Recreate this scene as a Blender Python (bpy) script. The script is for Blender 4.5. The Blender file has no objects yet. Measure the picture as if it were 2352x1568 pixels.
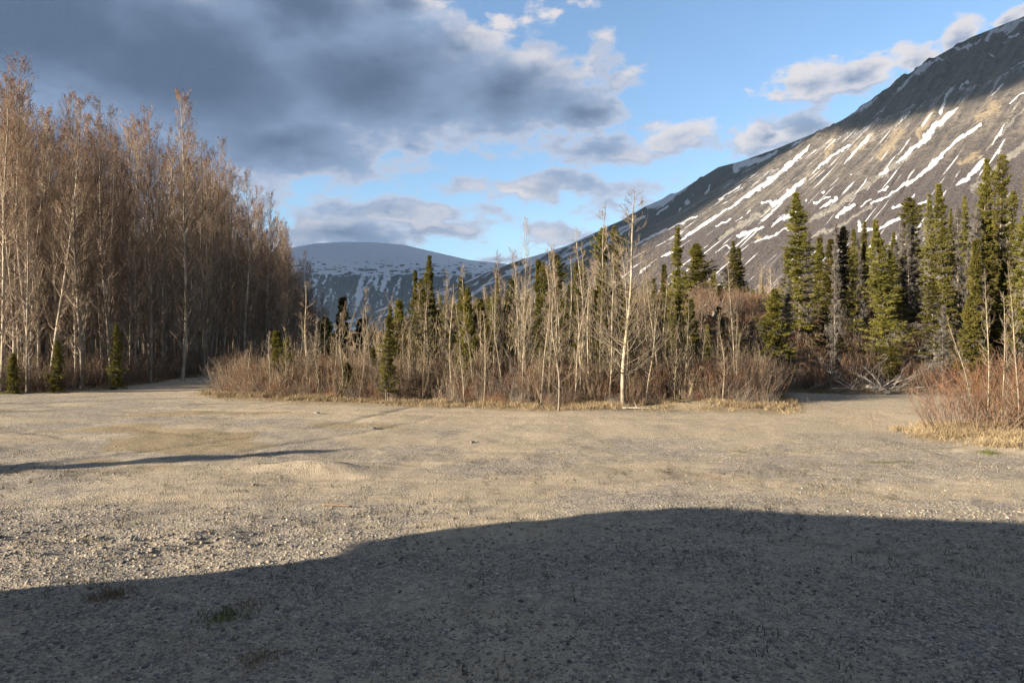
import bpy, math, random
import numpy as np
from math import radians, sin, cos, tan, atan, atan2, sqrt, pi

scene = bpy.context.scene
COL = scene.collection

# ------------------------------------------------------------------ camera
CAM_H, F, CX, CY = 2.2, 1568.0, 1176.0, 784.0      # photo measured on a 2352 x 1568 frame
cam = bpy.data.cameras.new('camera'); cam.lens = 24; cam.sensor_width = 36
cam.clip_start = 0.1; cam.clip_end = 40000
camo = bpy.data.objects.new('camera', cam); COL.objects.link(camo)
camo.location = (0, 0, CAM_H); camo.rotation_euler = (radians(90), 0, 0)
scene.camera = camo

# ------------------------------------------------------------------ light direction
SUN_EL, SUN_TH = radians(14.0), radians(22.0)       # light travels towards +x, a little +y
S2 = np.array([cos(SUN_TH), sin(SUN_TH)])
SV = np.array([cos(SUN_EL)*S2[0], cos(SUN_EL)*S2[1], -sin(SUN_EL)])

scene.view_settings.view_transform = 'Standard'
scene.view_settings.look = 'None'
scene.view_settings.gamma = 1.0
scene.view_settings.exposure = 1.90
scene.cycles.use_denoising = True
scene.cycles.denoising_input_passes = 'RGB_ALBEDO_NORMAL'; scene.cycles.denoising_prefilter = 'NONE'
scene.cycles.use_adaptive_sampling = True; scene.cycles.adaptive_threshold = 0.02
scene.cycles.max_bounces = 4
scene.cycles.diffuse_bounces = 2
scene.cycles.glossy_bounces = 1
scene.cycles.transmission_bounces = 2
scene.cycles.volume_bounces = 0
scene.cycles.transparent_max_bounces = 8
scene.cycles.caustics_reflective = False
scene.cycles.caustics_refractive = False

sun = bpy.data.lights.new('sun', 'SUN'); sun.energy = 5.0; sun.angle = radians(0.53)
sun.color = (1.0, 0.86, 0.68)
suno = bpy.data.objects.new('sun', sun); COL.objects.link(suno)
suno.location = (-60, -20, 60)
from mathutils import Vector
suno.rotation_euler = Vector(SV).to_track_quat('-Z', 'Y').to_euler()

# ------------------------------------------------------------------ node helpers
class NT:
    def __init__(self, tree): self.t = tree
    def n(self, typ, **kw):
        nd = self.t.nodes.new(typ)
        for k, v in kw.items(): setattr(nd, k, v)
        return nd
    def put(self, sock, v):
        if hasattr(v, 'is_linked') or isinstance(v, bpy.types.NodeSocket): self.t.links.new(v, sock)
        elif v is not None: sock.default_value = v
    def math(self, op, a, b=None, c=None, clamp=False):
        nd = self.n('ShaderNodeMath', operation=op); nd.use_clamp = clamp
        self.put(nd.inputs[0], a)
        if b is not None: self.put(nd.inputs[1], b)
        if c is not None: self.put(nd.inputs[2], c)
        return nd.outputs[0]
    def vmath(self, op, a, b=None, out=0):
        nd = self.n('ShaderNodeVectorMath', operation=op)
        self.put(nd.inputs[0], a)
        if b is not None: self.put(nd.inputs[1], b)
        return nd.outputs[out]
    def noise(self, vec, scale, detail=3, rough=0.5, out=0, dist=0.0):
        nd = self.n('ShaderNodeTexNoise')
        if vec is not None: self.put(nd.inputs['Vector'], vec)
        nd.inputs['Scale'].default_value = scale; nd.inputs['Detail'].default_value = detail
        nd.inputs['Roughness'].default_value = rough; nd.inputs['Distortion'].default_value = dist
        return nd.outputs[out]
    def voro(self, vec, scale, out='Distance', feature='F1'):
        nd = self.n('ShaderNodeTexVoronoi', feature=feature)
        if vec is not None: self.put(nd.inputs['Vector'], vec)
        nd.inputs['Scale'].default_value = scale
        return nd.outputs[out]
    def ss(self, v, a, b):
        nd = self.n('ShaderNodeMapRange', interpolation_type='SMOOTHSTEP')
        self.put(nd.inputs[0], v); nd.inputs[1].default_value = a; nd.inputs[2].default_value = b
        return nd.outputs[0]
    def lin(self, v, a, b, c=0.0, d=1.0):
        nd = self.n('ShaderNodeMapRange'); self.put(nd.inputs[0], v)
        for i, x in enumerate((a, b, c, d)): nd.inputs[i+1].default_value = x
        return nd.outputs[0]
    def mix(self, f, a, b, blend='MIX'):
        nd = self.n('ShaderNodeMix', data_type='RGBA', blend_type=blend)
        self.put(nd.inputs[0], f)
        for s, v in ((nd.inputs[6], a), (nd.inputs[7], b)):
            if isinstance(v, tuple) and len(v) == 3: v = v + (1,)
            self.put(s, v)
        return nd.outputs[2]
    def attr(self, name, out='Fac'):
        nd = self.n('ShaderNodeAttribute'); nd.attribute_name = name
        return nd.outputs[out]
    def mapping(self, vec, scale):
        nd = self.n('ShaderNodeMapping'); self.put(nd.inputs[0], vec); nd.inputs['Scale'].default_value = scale
        return nd.outputs[0]

def material(name, rough=0.9, spec=0.25):
    m = bpy.data.materials.new(name); m.use_nodes = True
    t = m.node_tree; b = t.nodes['Principled BSDF']
    b.inputs['Roughness'].default_value = rough
    b.inputs['Specular IOR Level'].default_value = spec
    return m, NT(t), b

def bump(N, b, h, strength, dist):
    nd = N.n('ShaderNodeBump'); nd.inputs['Strength'].default_value = strength
    nd.inputs['Distance'].default_value = dist
    N.put(nd.inputs['Height'], h); N.t.links.new(nd.outputs[0], b.inputs['Normal'])

def px_dir(px, py):
    u, v = (px-CX)/F, (CY-py)/F
    return math.degrees(atan(u)), math.degrees(atan2(v, sqrt(1+u*u)))

# ------------------------------------------------------------------ world: clear sky and clouds
world = bpy.data.worlds.new('World'); scene.world = world; world.use_nodes = True
W = NT(world.node_tree); W.t.nodes.clear()

CLOUDS = [  # px centre, px radii, weight
 (60, 60, 760, 230, 1.2), (430, 150, 560, 230, 1.15), (840, 180, 430, 180, 1.0), (1150, 215, 270, 125, 0.85), (690, 20, 330, 150, 0.95),
 (1330, 262, 120, 55, 0.7), (640, 330, 420, 110, 0.75), (150, 360, 620, 170, 1.0), (905, 15, 165, 75, 0.7), (330, 470, 420, 90, 0.7), (1050, 110, 200, 70, 0.6),
 (950, 332, 70, 38, 0.45), (1380, 345, 190, 48, 0.55), (1560, 318, 120, 50, 0.45), (1270, 428, 330, 34, 0.45),
 (890, 482, 260, 42, 0.55), (780, 535, 240, 60, 0.65), (1010, 520, 170, 34, 0.5),
 (1870, 196, 120, 40, 0.5), (1960, 182, 120, 46, 0.55), (1790, 215, 70, 20, 0.35), (1740, 325, 75, 52, 0.5), (1850, 300, 110, 60, 0.5), (2120, 140, 70, 50, 0.45), (2205, 95, 75, 55, 0.5), (2340, 42, 70, 40, 0.5),
 (1386, 86, 34, 28, 0.3), (1290, 32, 80, 24, 0.22), (1400, 165, 90, 50, 0.35), (1160, 592, 90, 26, 0.45), (1290, 542, 110, 40, 0.45), (1480, 470, 260, 30, 0.22)]
def cloud_group():
    g = bpy.data.node_groups.new('cloud field', 'ShaderNodeTree')
    g.interface.new_socket('Dir', in_out='INPUT', socket_type='NodeSocketVector')
    g.interface.new_socket('Density', in_out='OUTPUT', socket_type='NodeSocketFloat')
    for nm in ('Mask', 'Top', 'Thick'): g.interface.new_socket(nm, in_out='OUTPUT', socket_type='NodeSocketFloat')
    N = NT(g); gi = N.n('NodeGroupInput'); go = N.n('NodeGroupOutput')
    d = gi.outputs['Dir']
    sp = N.n('ShaderNodeSeparateXYZ'); N.put(sp.inputs[0], d)
    az = N.math('MULTIPLY', N.math('ARCTAN2', sp.outputs[0], sp.outputs[1]), 57.2958)
    el = N.math('MULTIPLY', N.math('ARCSINE', sp.outputs[2]), 57.2958)
    cb = N.n('ShaderNodeCombineXYZ'); N.put(cb.inputs[0], az); N.put(cb.inputs[1], el)
    P = cb.outputs[0]
    warp = N.noise(N.mapping(P, (0.22, 0.40, 1)), 1.0, 4, 0.6, out=1)
    warp = N.vmath('MULTIPLY', N.vmath('SUBTRACT', warp, (0.5, 0.5, 0.5)), (6.0, 3.4, 0))
    PW = N.vmath('ADD', P, warp)
    def masks(PW):
        M = None
        for (cx, cy, rx, ry, w) in CLOUDS:
            a, e = px_dir(cx, cy)
            u = (cx-CX)/F
            ra, re = rx/F*57.3/(1+u*u), ry/F*57.3/(1+u*u)**0.5
            nd = N.n('ShaderNodeVectorMath', operation='MULTIPLY_ADD')
            N.put(nd.inputs[0], PW); nd.inputs[1].default_value = (1/ra, 1/re, 0); nd.inputs[2].default_value = (-a/ra, -e/re, 0)
            L = N.vmath('LENGTH', nd.outputs[0], out=1)
            v = N.math('MULTIPLY_ADD', L, -w, w)
            M = v if M is None else N.math('SMOOTH_MAX', M, v, 0.12)
        return M
    M = masks(PW); ML = masks(N.vmath('ADD', PW, (-0.6, 2.2, 0)))
    # unseen sky away from the frame: heavy overcast added to darken the ground's shade
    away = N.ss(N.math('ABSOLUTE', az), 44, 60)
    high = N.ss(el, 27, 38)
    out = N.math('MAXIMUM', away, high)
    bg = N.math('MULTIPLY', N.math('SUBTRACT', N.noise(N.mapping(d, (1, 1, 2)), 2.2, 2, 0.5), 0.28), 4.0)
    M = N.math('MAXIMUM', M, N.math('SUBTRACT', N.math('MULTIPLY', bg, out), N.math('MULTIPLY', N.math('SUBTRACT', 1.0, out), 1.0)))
    fb = N.noise(N.mapping(P, (0.34, 0.62, 1)), 1.0, 7, 0.6)
    fb2 = N.noise(N.mapping(P, (0.055, 0.15, 1)), 1.0, 3, 0.5)
    det = N.math('ADD', N.math('MULTIPLY', N.math('SUBTRACT', fb, 0.5), 1.15), N.math('MULTIPLY', N.math('SUBTRACT', fb2, 0.5), 0.35))
    inner = N.ss(M, 0.15, 0.6)
    det = N.math('MULTIPLY', det, N.math('MULTIPLY_ADD', inner, -0.6, 1.0))
    m2 = N.math('ADD', M, det)
    dens = N.ss(m2, 0.0, 0.24)
    top = N.ss(N.math('ADD', N.math('SUBTRACT', M, ML), N.math('MULTIPLY', N.math('SUBTRACT', fb, 0.5), 0.7)), 0.05, 0.42)
    top = N.math('MULTIPLY', top, N.math('MULTIPLY_ADD', inner, -0.88, 1.0))
    thick = N.math('ADD', M, N.math('ADD', N.math('MULTIPLY', N.math('SUBTRACT', fb, 0.5), 0.22), N.math('MULTIPLY', N.math('SUBTRACT', fb2, 0.5), 0.6)))
    N.put(go.inputs['Density'], dens); N.put(go.inputs['Mask'], m2); N.put(go.inputs['Top'], top); N.put(go.inputs['Thick'], thick)
    return g
CG = cloud_group()
tc = W.n('ShaderNodeTexCoord')
dirn = W.vmath('NORMALIZE', tc.outputs['Generated'])
sky = W.n('ShaderNodeTexSky', sky_type='NISHITA'); sky.sun_disc = False
sky.sun_elevation = SUN_EL
# direction to the sun in plan is -S2; Blender's rotation is measured clockwise from +Y
sky.sun_rotation = atan2(-S2[0], -S2[1]) % (2*pi)
sky.altitude = 400; sky.air_density = 1.0; sky.dust_density = 0.6; sky.ozone_density = 1.6
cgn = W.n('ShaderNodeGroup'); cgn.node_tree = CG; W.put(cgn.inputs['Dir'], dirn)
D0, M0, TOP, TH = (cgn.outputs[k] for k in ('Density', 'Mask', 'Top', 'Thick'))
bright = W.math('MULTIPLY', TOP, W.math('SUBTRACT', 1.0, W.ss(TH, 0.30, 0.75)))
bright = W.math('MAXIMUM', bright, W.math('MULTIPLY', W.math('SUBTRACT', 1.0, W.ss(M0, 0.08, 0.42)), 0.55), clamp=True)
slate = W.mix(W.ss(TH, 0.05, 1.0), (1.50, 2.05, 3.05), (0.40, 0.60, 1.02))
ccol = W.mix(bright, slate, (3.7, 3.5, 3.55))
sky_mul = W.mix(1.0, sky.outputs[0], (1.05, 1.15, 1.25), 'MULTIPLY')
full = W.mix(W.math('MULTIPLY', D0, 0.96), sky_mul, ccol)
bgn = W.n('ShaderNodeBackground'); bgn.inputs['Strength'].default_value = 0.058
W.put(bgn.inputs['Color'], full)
wo = W.n('ShaderNodeOutputWorld'); W.t.links.new(bgn.outputs[0], wo.inputs['Surface'])
world.cycles.sampling_method = 'MANUAL'; world.cycles.sample_map_resolution = 512

# ------------------------------------------------------------------ numeric helpers
rng = np.random.default_rng(7)
def _hash(ix, iy, seed):
    h = (ix.astype(np.int64)*374761393 + iy.astype(np.int64)*668265263 + seed*1274126177) & 0xffffffff
    h = ((h ^ (h >> 13))*1274126177) & 0xffffffff
    return ((h ^ (h >> 16)) & 0xffff)/65535.0
def vnoise(x, y, seed=0):
    x = np.asarray(x, float); y = np.asarray(y, float)
    ix = np.floor(x); iy = np.floor(y); fx = x-ix; fy = y-iy
    fx = fx*fx*fx*(fx*(fx*6-15)+10); fy = fy*fy*fy*(fy*(fy*6-15)+10)
    a = _hash(ix, iy, seed); b = _hash(ix+1, iy, seed); c = _hash(ix, iy+1, seed); d = _hash(ix+1, iy+1, seed)
    return (a*(1-fx)+b*fx)*(1-fy)+(c*(1-fx)+d*fx)*fy - 0.5
def fbm(x, y, oct=4, seed=0, gain=0.5):
    s = 0; a = 1.0
    for o in range(oct):
        s = s + a*vnoise(np.asarray(x)*2**o+o*17.3, np.asarray(y)*2**o+o*9.1, seed+o); a *= gain
    return s
def sst(x, a, b):
    t = np.clip((np.asarray(x, float)-a)/(b-a), 0, 1); return t*t*(3-2*t)

def link(o, parent=None):
    COL.objects.link(o)
    if parent is not None: o.parent = parent
    return o
def mesh_np(name, verts, quads=None, tris=None, mats=(), qmat=None, tmat=None, smooth=False, attrs=None):
    me = bpy.data.meshes.new(name)
    verts = np.asarray(verts, np.float32)
    nq = 0 if quads is None else len(quads); nt = 0 if tris is None else len(tris)
    me.vertices.add(len(verts)); me.vertices.foreach_set('co', verts.ravel())
    loops = np.concatenate([np.asarray(quads, np.int32).ravel() if nq else np.zeros(0, np.int32),
                            np.asarray(tris, np.int32).ravel() if nt else np.zeros(0, np.int32)])
    me.loops.add(len(loops)); me.loops.foreach_set('vertex_index', loops)
    me.polygons.add(nq+nt)
    st = np.concatenate([np.arange(nq)*4, nq*4+np.arange(nt)*3]).astype(np.int32)
    me.polygons.foreach_set('loop_start', st)
    for m in mats: me.materials.append(m)
    mi = np.zeros(nq+nt, np.int32)
    if qmat is not None and nq: mi[:nq] = qmat
    if tmat is not None and nt: mi[nq:] = tmat
    me.polygons.foreach_set('material_index', mi)
    me.polygons.foreach_set('use_smooth', np.full(nq+nt, smooth))
    me.update(calc_edges=True)
    for k, a in (attrs or {}).items():
        at = me.attributes.new(k, 'FLOAT', 'POINT'); at.data.foreach_set('value', np.asarray(a, np.float32).ravel())
    return me

class MB:
    """collects geometry of one mesh; every tube batch is an array of polylines"""
    def __init__(self): self.v = []; self.q = []; self.t = []; self.qm = []; self.tm = []; self.n = 0
    def add(self, v, q=None, t=None, mat=0):
        v = np.asarray(v, float).reshape(-1, 3)
        if q is not None and len(q): self.q.append(np.asarray(q)+self.n); self.qm.append(np.full(len(q), mat))
        if t is not None and len(t): self.t.append(np.asarray(t)+self.n); self.tm.append(np.full(len(t), mat))
        self.v.append(v); self.n += len(v)
    def tubes(self, P, R, sides=3, mat=0, cap=False):
        P = np.asarray(P, float); R = np.asarray(R, float)
        if P.ndim == 2: P = P[None]; R = R[None]
        n, k, _ = P.shape
        T = np.gradient(P, axis=1); T /= np.linalg.norm(T, axis=2, keepdims=True)+1e-9
        ref = np.where(np.abs(T[..., 2:3]) > 0.85, np.array([1., 0, 0]), np.array([0., 0, 1.]))
        # one reference per polyline keeps the rings from flipping
        ref = np.repeat(ref[:, :1], k, axis=1)
        U = np.cross(T, ref); U /= np.linalg.norm(U, axis=2, keepdims=True)+1e-9
        V = np.cross(T, U)
        a = np.arange(sides)*2*pi/sides
        ring = (P[:, :, None, :] + R[:, :, None, None]*(np.cos(a)[None, None, :, None]*U[:, :, None, :]+np.sin(a)[None, None, :, None]*V[:, :, None, :]))
        idx = np.arange(n*k*sides).reshape(n, k, sides)
        A = idx[:, :-1, :]; B = np.roll(A, -1, axis=2); D = idx[:, 1:, :]; C = np.roll(D, -1, axis=2)
        q = np.stack([A, B, C, D], -1).reshape(-1, 4)
        self.add(ring.reshape(-1, 3), q, mat=mat)
        if cap:
            base = self.n - n*k*sides
            for r, flip in ((0, True), (k-1, False)):
                for i in range(n):
                    ids = [base+i*k*sides+r*sides+j for j in range(sides)]
                    tr = [[ids[0], ids[j], ids[j+1]] for j in range(1, sides-1)]
                    if flip: tr = [x[::-1] for x in tr]
                    self.t.append(np.array(tr)); self.tm.append(np.full(len(tr), mat))
    def mesh(self, name, mats, smooth=False, attrs=None):
        q = np.concatenate(self.q) if self.q else None; t = np.concatenate(self.t) if self.t else None
        return mesh_np(name, np.concatenate(self.v), q, t, mats, np.concatenate(self.qm) if self.q else None,
                       np.concatenate(self.tm) if self.t else None, smooth, attrs)

def bez(A, d0, d1, L, k):
    """curves from A leaving along d0 and ending along d1, length about L"""
    A = np.asarray(A); t = np.linspace(0, 1, k)[None, :, None]
    L = np.asarray(L)[:, None, None]
    return A[:, None, :] + L*((t - t*t/2)*d0[:, None, :] + (t*t/2)*d1[:, None, :])
def unit(v): return v/(np.linalg.norm(v, axis=-1, keepdims=True)+1e-9)

def P(px, py, Y): return np.array([(px-CX)/F*Y, Y, CAM_H+(CY-py)/F*Y])
def ground_px(px, py): Y = CAM_H*F/(py-CY); return (px-CX)/F*Y, Y
def tag(o, label=None, cat=None, group=None, kind=None):
    if label: o['label'] = label
    if cat: o['category'] = cat
    if group: o['group'] = group
    if kind: o['kind'] = kind
    return o
def obj(name, me, parent=None): return link(bpy.data.objects.new(name, me), parent)
def empty(name, loc, rz=0, sc=(1, 1, 1), rx=0, ry=0):
    e = bpy.data.objects.new(name, None); COL.objects.link(e); e.empty_display_size = 0.2
    e.location = loc; e.rotation_euler = (rx, ry, rz); e.scale = sc
    return e

# ------------------------------------------------------------------ terrain
THICKET = np.array([(-17.6, 47.0), (-16.2, 40.0), (-14.6, 34.0), (-13.2, 30.0), (-11.5, 27.8), (-9, 26.3), (-4.5, 25.0), (-1, 23.6), (1.4, 22.8), (4.0, 23.4), (5.6, 23.6), (8.0, 22.9), (9.2, 23.2), (10.2, 25.5), (11.0, 28.5)])
def thicket_front(x): return np.interp(x, THICKET[:, 0], THICKET[:, 1], left=60, right=60)
GROVE_EDGE = np.array([(27.5, -44), (28.3, -24), (29.5, -21.0), (31, -19.6), (33, -19.3), (38, -19.8), (45, -20.2), (55, -21.4), (75, -22.8), (100, -25)])
def grove_x(y): return np.interp(y, GROVE_EDGE[:, 0], GROVE_EDGE[:, 1])
BUSH_C = (12.8, 15.4)
def track(x, y):
    """wheel tracks sweeping over the lot"""
    t = 0
    for xc, yc, R, w in ((-22, 26, 19.0, 0.13), (-22, 26, 20.7, 0.13), (14, -14, 27.5, 0.15), (14, -14, 29.2, 0.15), (4, 40, 26.5, 0.12), (4, 40, 28.2, 0.12), (-4, -6, 15.4, 0.12), (-4, -6, 17.0, 0.12)):
        d = np.hypot(x-xc, y-yc)-R+0.25*vnoise(x/3.0, y/3.0, 400)
        t = np.maximum(t, np.exp(-(d/w)**2)*sst(vnoise(x/2.3, y/2.3, int(R*10))+0.5, 0.25, 0.6))
    return t*(1-sst(y, 24, 27))
def zg(x, y):
    x = np.asarray(x, float); y = np.asarray(y, float)
    near = 1-sst(np.hypot(x, y-10), 60, 140)
    z = 0.10*fbm(x/7, y/7, 3, 3)*near
    z = z + 0.045*fbm(x/1.1, y/1.1, 3, 11)*near
    lot = 1-sst(y, 13, 17)
    z = z + 0.016*fbm(x/0.28, y/0.28, 3, 21)*near*(0.35+0.65*lot)
    # crusted clods and a hummock in the lot
    cl = np.exp(-(((x+4.1)/1.5)**2+((y-7.3)/0.45)**2))
    z = z + cl*0.08*np.clip(fbm(x/0.22, y/0.22, 3, 31)+0.15, 0, 1)
    z = z + 0.17*np.exp(-(((x+3.35)/0.75)**2+((y-11.7)/0.35)**2)) + 0.06*np.exp(-(((x+4.6)/1.2)**2+((y-11.9)/0.5)**2))
    # wheel ruts curving along the thicket
    for off in (0.0, 1.75):
        yc = 18.3+off+0.012*(x-2)**2
        z = z - 0.035*np.exp(-((y-yc)/0.22)**2)*near
    z = z - 0.03*track(x, y)
    # the small sandy rim left of the right hand exit
    z = z + 0.22*np.exp(-(((x-6.2)/1.3)**2+((y-23.0)/0.5)**2))
    # spruce bank on the right
    e = fbm(x/6, y/6, 3, 41)
    foot = 30.3 + 1.2*e - 0.9*sst(x, 14, 30)
    up = sst(y, foot, foot+13.5)*sst(x+0.35*(y-32), 9.0, 15.0)
    z = z + up*(4.3+0.7*e) + up*0.5*fbm(x/1.7, y/1.7, 3, 43)
    # right bush stands on a low swell
    z = z + 0.25*np.exp(-(((x-BUSH_C[0])/3.0)**2+((y-BUSH_C[1])/2.6)**2))
    # valley floor lifts towards the mountain foot
    r = np.clip(0.8*x+0.45*y-45, 0, None)
    z = z + 0.052*r*sst(r, 0, 120)
    # thicket floor and grove floor a touch higher than the lot
    z = z + 0.12*sst(y-thicket_front(x), 0, 3)
    z = z + 0.15*sst(grove_x(y)-x, 0, 3)*sst(y, 27, 30)
    return z

def make_ground():
    xs = np.concatenate([-np.geomspace(46, 9000, 46)[::-1], np.arange(-45, -12, 0.45), np.arange(-12, 12, 0.085), np.arange(12, 45.5, 0.45), np.geomspace(46.5, 9000, 46)])
    ys = np.concatenate([-np.geomspace(8, 3000, 22)[::-1], np.arange(-7, 3.6, 0.6), np.arange(3.6, 9, 0.045), np.arange(9, 14, 0.075), np.arange(14, 30, 0.14), np.arange(30, 60, 0.45), np.geomspace(60.5, 12000, 70)])
    X, Y = np.meshgrid(xs, ys)
    Z = zg(X, Y)
    nx, ny = len(xs), len(ys)
    i = np.arange(nx*ny).reshape(ny, nx)
    q = np.stack([i[:-1, :-1], i[:-1, 1:], i[1:, 1:], i[1:, :-1]], -1).reshape(-1, 4)
    tf = thicket_front(X)
    edge = tf-Y
    wob = fbm(X/2.2, Y/2.2, 3, 51)*2.0
    ing = sst(-(edge+wob*0.4), -1.2, 0.6)                                     # thicket floor
    gx = grove_x(Y)
    ing = np.maximum(ing, sst(gx+0.9+wob*0.5-X, 0, 1.2)*sst(Y, 27.3, 29.3))    # grove floor
    bank = sst(Y+wob*0.4, 29.3, 30.6)*sst(X, 9.5, 11.5)
    litter = np.clip(np.maximum(ing, bank), 0, 1)
    litter = np.maximum(litter, sst(Y, 60, 75))
    bd = np.hypot((X-BUSH_C[0])/3.2, (Y-BUSH_C[1])/2.7)+wob*0.3
    bushg = 1-sst(bd, 0.6, 1.25)
    fringe = np.exp(-((edge-0.9+wob*0.3)/1.1)**2)*(edge > -2)
    grass = np.clip(np.maximum(fringe*0.8, bushg), 0, 1)
    patch = sst(fbm(X/3.6, Y/1.6, 4, 61), 0.02, 0.30)*(1-sst(Y, 22, 26))*sst(-X, 0, 6)*sst(Y, 9, 14)
    grass = np.maximum(grass, patch*0.95)
    # sandy wheel track
    ty = np.interp(X, [-16, -13, -8, 0, 6, 10, 14, 18], [33, 30.5, 22.5, 19.3, 18.6, 19.2, 22.5, 26])
    tw = np.interp(X, [-16, -10, 0, 8, 14, 18], [3.0, 3.0, 2.2, 2.6, 4.0, 4.0])
    sand = np.exp(-(((Y-ty)+wob*0.5)/tw)**4)
    sand = np.maximum(sand, sst(fbm(X/2.6, Y/1.7, 4, 71), 0.12, 0.40)*0.75)
    sand = sand*(0.45+0.55*sst(Y, 6.5, 10))
    sand = np.maximum(sand, np.exp(-((X-np.interp(Y, [29, 31, 36, 42.6, 50], [-14.5, -15.9, -17.3, -18.2, -19.3]))/2.2)**4)*sst(Y, 28, 30)*(1-sst(Y, 50, 58)))
    green = np.zeros_like(X)
    for (px, py, rx, ry) in ((640, 1066, 0.45, 0.2), (2040, 1062, 0.6, 0.18), (505, 1024, 0.3, 0.12), (2170, 1032, 0.3, 0.15), (1700, 1035, 0.2, 0.1)):
        gx0, gy0 = ground_px(px, py)
        green = np.maximum(green, np.exp(-(((X-gx0)/rx)**2+((Y-gy0)/ry)**2)))
    m, N, b = material('ground_gravel', 0.95, 0.15)
    geo = N.n('ShaderNodeNewGeometry'); pos = geo.outputs['Position']
    n1 = N.noise(pos, 0.7, 5, 0.6); n2 = N.noise(pos, 6.0, 5, 0.65); n3 = N.noise(pos, 38.0, 4, 0.7)
    vor = N.n('ShaderNodeTexVoronoi'); N.put(vor.inputs['Vector'], pos); vor.inputs['Scale'].default_value = 42
    vor2 = N.n('ShaderNodeTexVoronoi'); N.put(vor2.inputs['Vector'], pos); vor2.inputs['Scale'].default_value = 19
    sp = N.n('ShaderNodeSeparateColor'); N.put(sp.inputs[0], vor.outputs['Color'])
    sp2 = N.n('ShaderNodeSeparateColor'); N.put(sp2.inputs[0], vor2.outputs['Color'])
    peb = N.mix(sp.outputs[0], (0.125, 0.115, 0.105), (0.41, 0.36, 0.29))
    peb = N.mix(N.math('MULTIPLY', N.math('GREATER_THAN', sp.outputs[1], 0.80), 0.7), peb, (0.13, 0.125, 0.125))
    peb2 = N.mix(sp2.outputs[0], (0.14, 0.12, 0.10), (0.48, 0.42, 0.33))
    peb = N.mix(N.math('MULTIPLY', N.math('GREATER_THAN', sp2.outputs[2], 0.62), N.math('LESS_THAN', vor2.outputs['Distance'], 0.42)), peb, peb2)
    sandc = N.mix(N.ss(n2, 0.3, 0.7), (0.365, 0.30, 0.212), (0.46, 0.385, 0.278))
    sandc = N.mix(N.math('MULTIPLY', N.ss(n3, 0.45, 0.75), 0.55), sandc, (0.22, 0.18, 0.135))
    sa = N.math('ADD', N.attr('sand'), N.math('MULTIPLY', N.math('SUBTRACT', n2, 0.5), 1.5))
    sa = N.math('ADD', sa, N.math('MULTIPLY', N.math('SUBTRACT', n1, 0.5), 1.0))
    c = N.mix(N.math('MULTIPLY', N.ss(sa, -0.30, 0.50), 0.88), peb, sandc)
    c = N.mix(N.math('MULTIPLY', N.attr('track'), 0.3), c, (0.20, 0.165, 0.125))
    gr = N.math('ADD', N.attr('grass'), N.math('MULTIPLY', N.math('SUBTRACT', n2, 0.5), 1.1))
    dry = N.mix(N.ss(n3, 0.35, 0.65), (0.20, 0.155, 0.09), (0.36, 0.285, 0.175))
    c = N.mix(N.math('MULTIPLY', N.ss(gr, 0.25, 0.75), 0.85), c, dry)
    olive = N.noise(pos, 1.7, 6, 0.7)
    c = N.mix(N.math('MULTIPLY', N.ss(olive, 0.55, 0.70), 0.35), c, (0.17, 0.145, 0.075))
    c = N.mix(N.math('MULTIPLY', N.ss(N.math('ADD', N.attr('green'), N.math('MULTIPLY', N.math('SUBTRACT', n3, 0.5), 0.9)), 0.3, 0.8), 0.8), c, (0.11, 0.13, 0.035))
    lit_ = N.mix(N.ss(n2, 0.3, 0.7), (0.055, 0.038, 0.026), (0.17, 0.105, 0.06))
    lit_ = N.mix(N.ss(N.noise(pos, 0.35, 4, 0.6), 0.45, 0.62), lit_, (0.10, 0.082, 0.045))
    li = N.math('ADD', N.attr('litter'), N.math('MULTIPLY', N.math('SUBTRACT', n2, 0.5), 0.7))
    c = N.mix(N.ss(li, 0.3, 0.7), c, lit_)
    N.put(b.inputs['Base Color'], c)
    hgt = N.math('ADD', N.math('MULTIPLY', n3, 0.6), N.math('MULTIPLY', N.math('SUBTRACT', 1.0, vor.outputs['Distance']), 0.6))
    hgt = N.math('ADD', hgt, N.math('MULTIPLY', n2, 0.8))
    bump(N, b, hgt, 0.75, 0.022)
    me = mesh_np('ground', np.stack([X, Y, Z], -1).reshape(-1, 3), q, mats=(m,), smooth=True,
                 attrs=dict(litter=litter, grass=grass, sand=sand, green=green, track=track(X, Y)))
    return tag(obj('ground', me), kind='structure')
make_ground()

# ------------------------------------------------------------------ mountains
def loft(crest, foot, nu, nv, power=1.0):
    t = np.linspace(0, 1, nu)
    def curve(pts):
        pts = np.array([P(*p) for p in pts]); s = np.linspace(0, 1, len(pts))
        return np.stack([np.interp(t, s, pts[:, k]) for k in range(3)], -1)
    C, Ft = curve(crest), curve(foot)
    v = np.linspace(0, 1, nv)[:, None, None]
    pos = C[None]*(1-v)+Ft[None]*v
    pos[..., 2] = Ft[None, :, 2]+(C[None, :, 2]-Ft[None, :, 2])*((1-v[..., 0])**power)
    return pos, t, v[..., 0]
def grid_quads(nu, nv):
    i = np.arange(nu*nv).reshape(nv, nu)
    return np.stack([i[:-1, :-1], i[1:, :-1], i[1:, 1:], i[:-1, 1:]], -1).reshape(-1, 4)
def to_px(pos):
    return CX+pos[..., 0]/pos[..., 1]*F, CY-(pos[..., 2]-CAM_H)/pos[..., 1]*F
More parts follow.
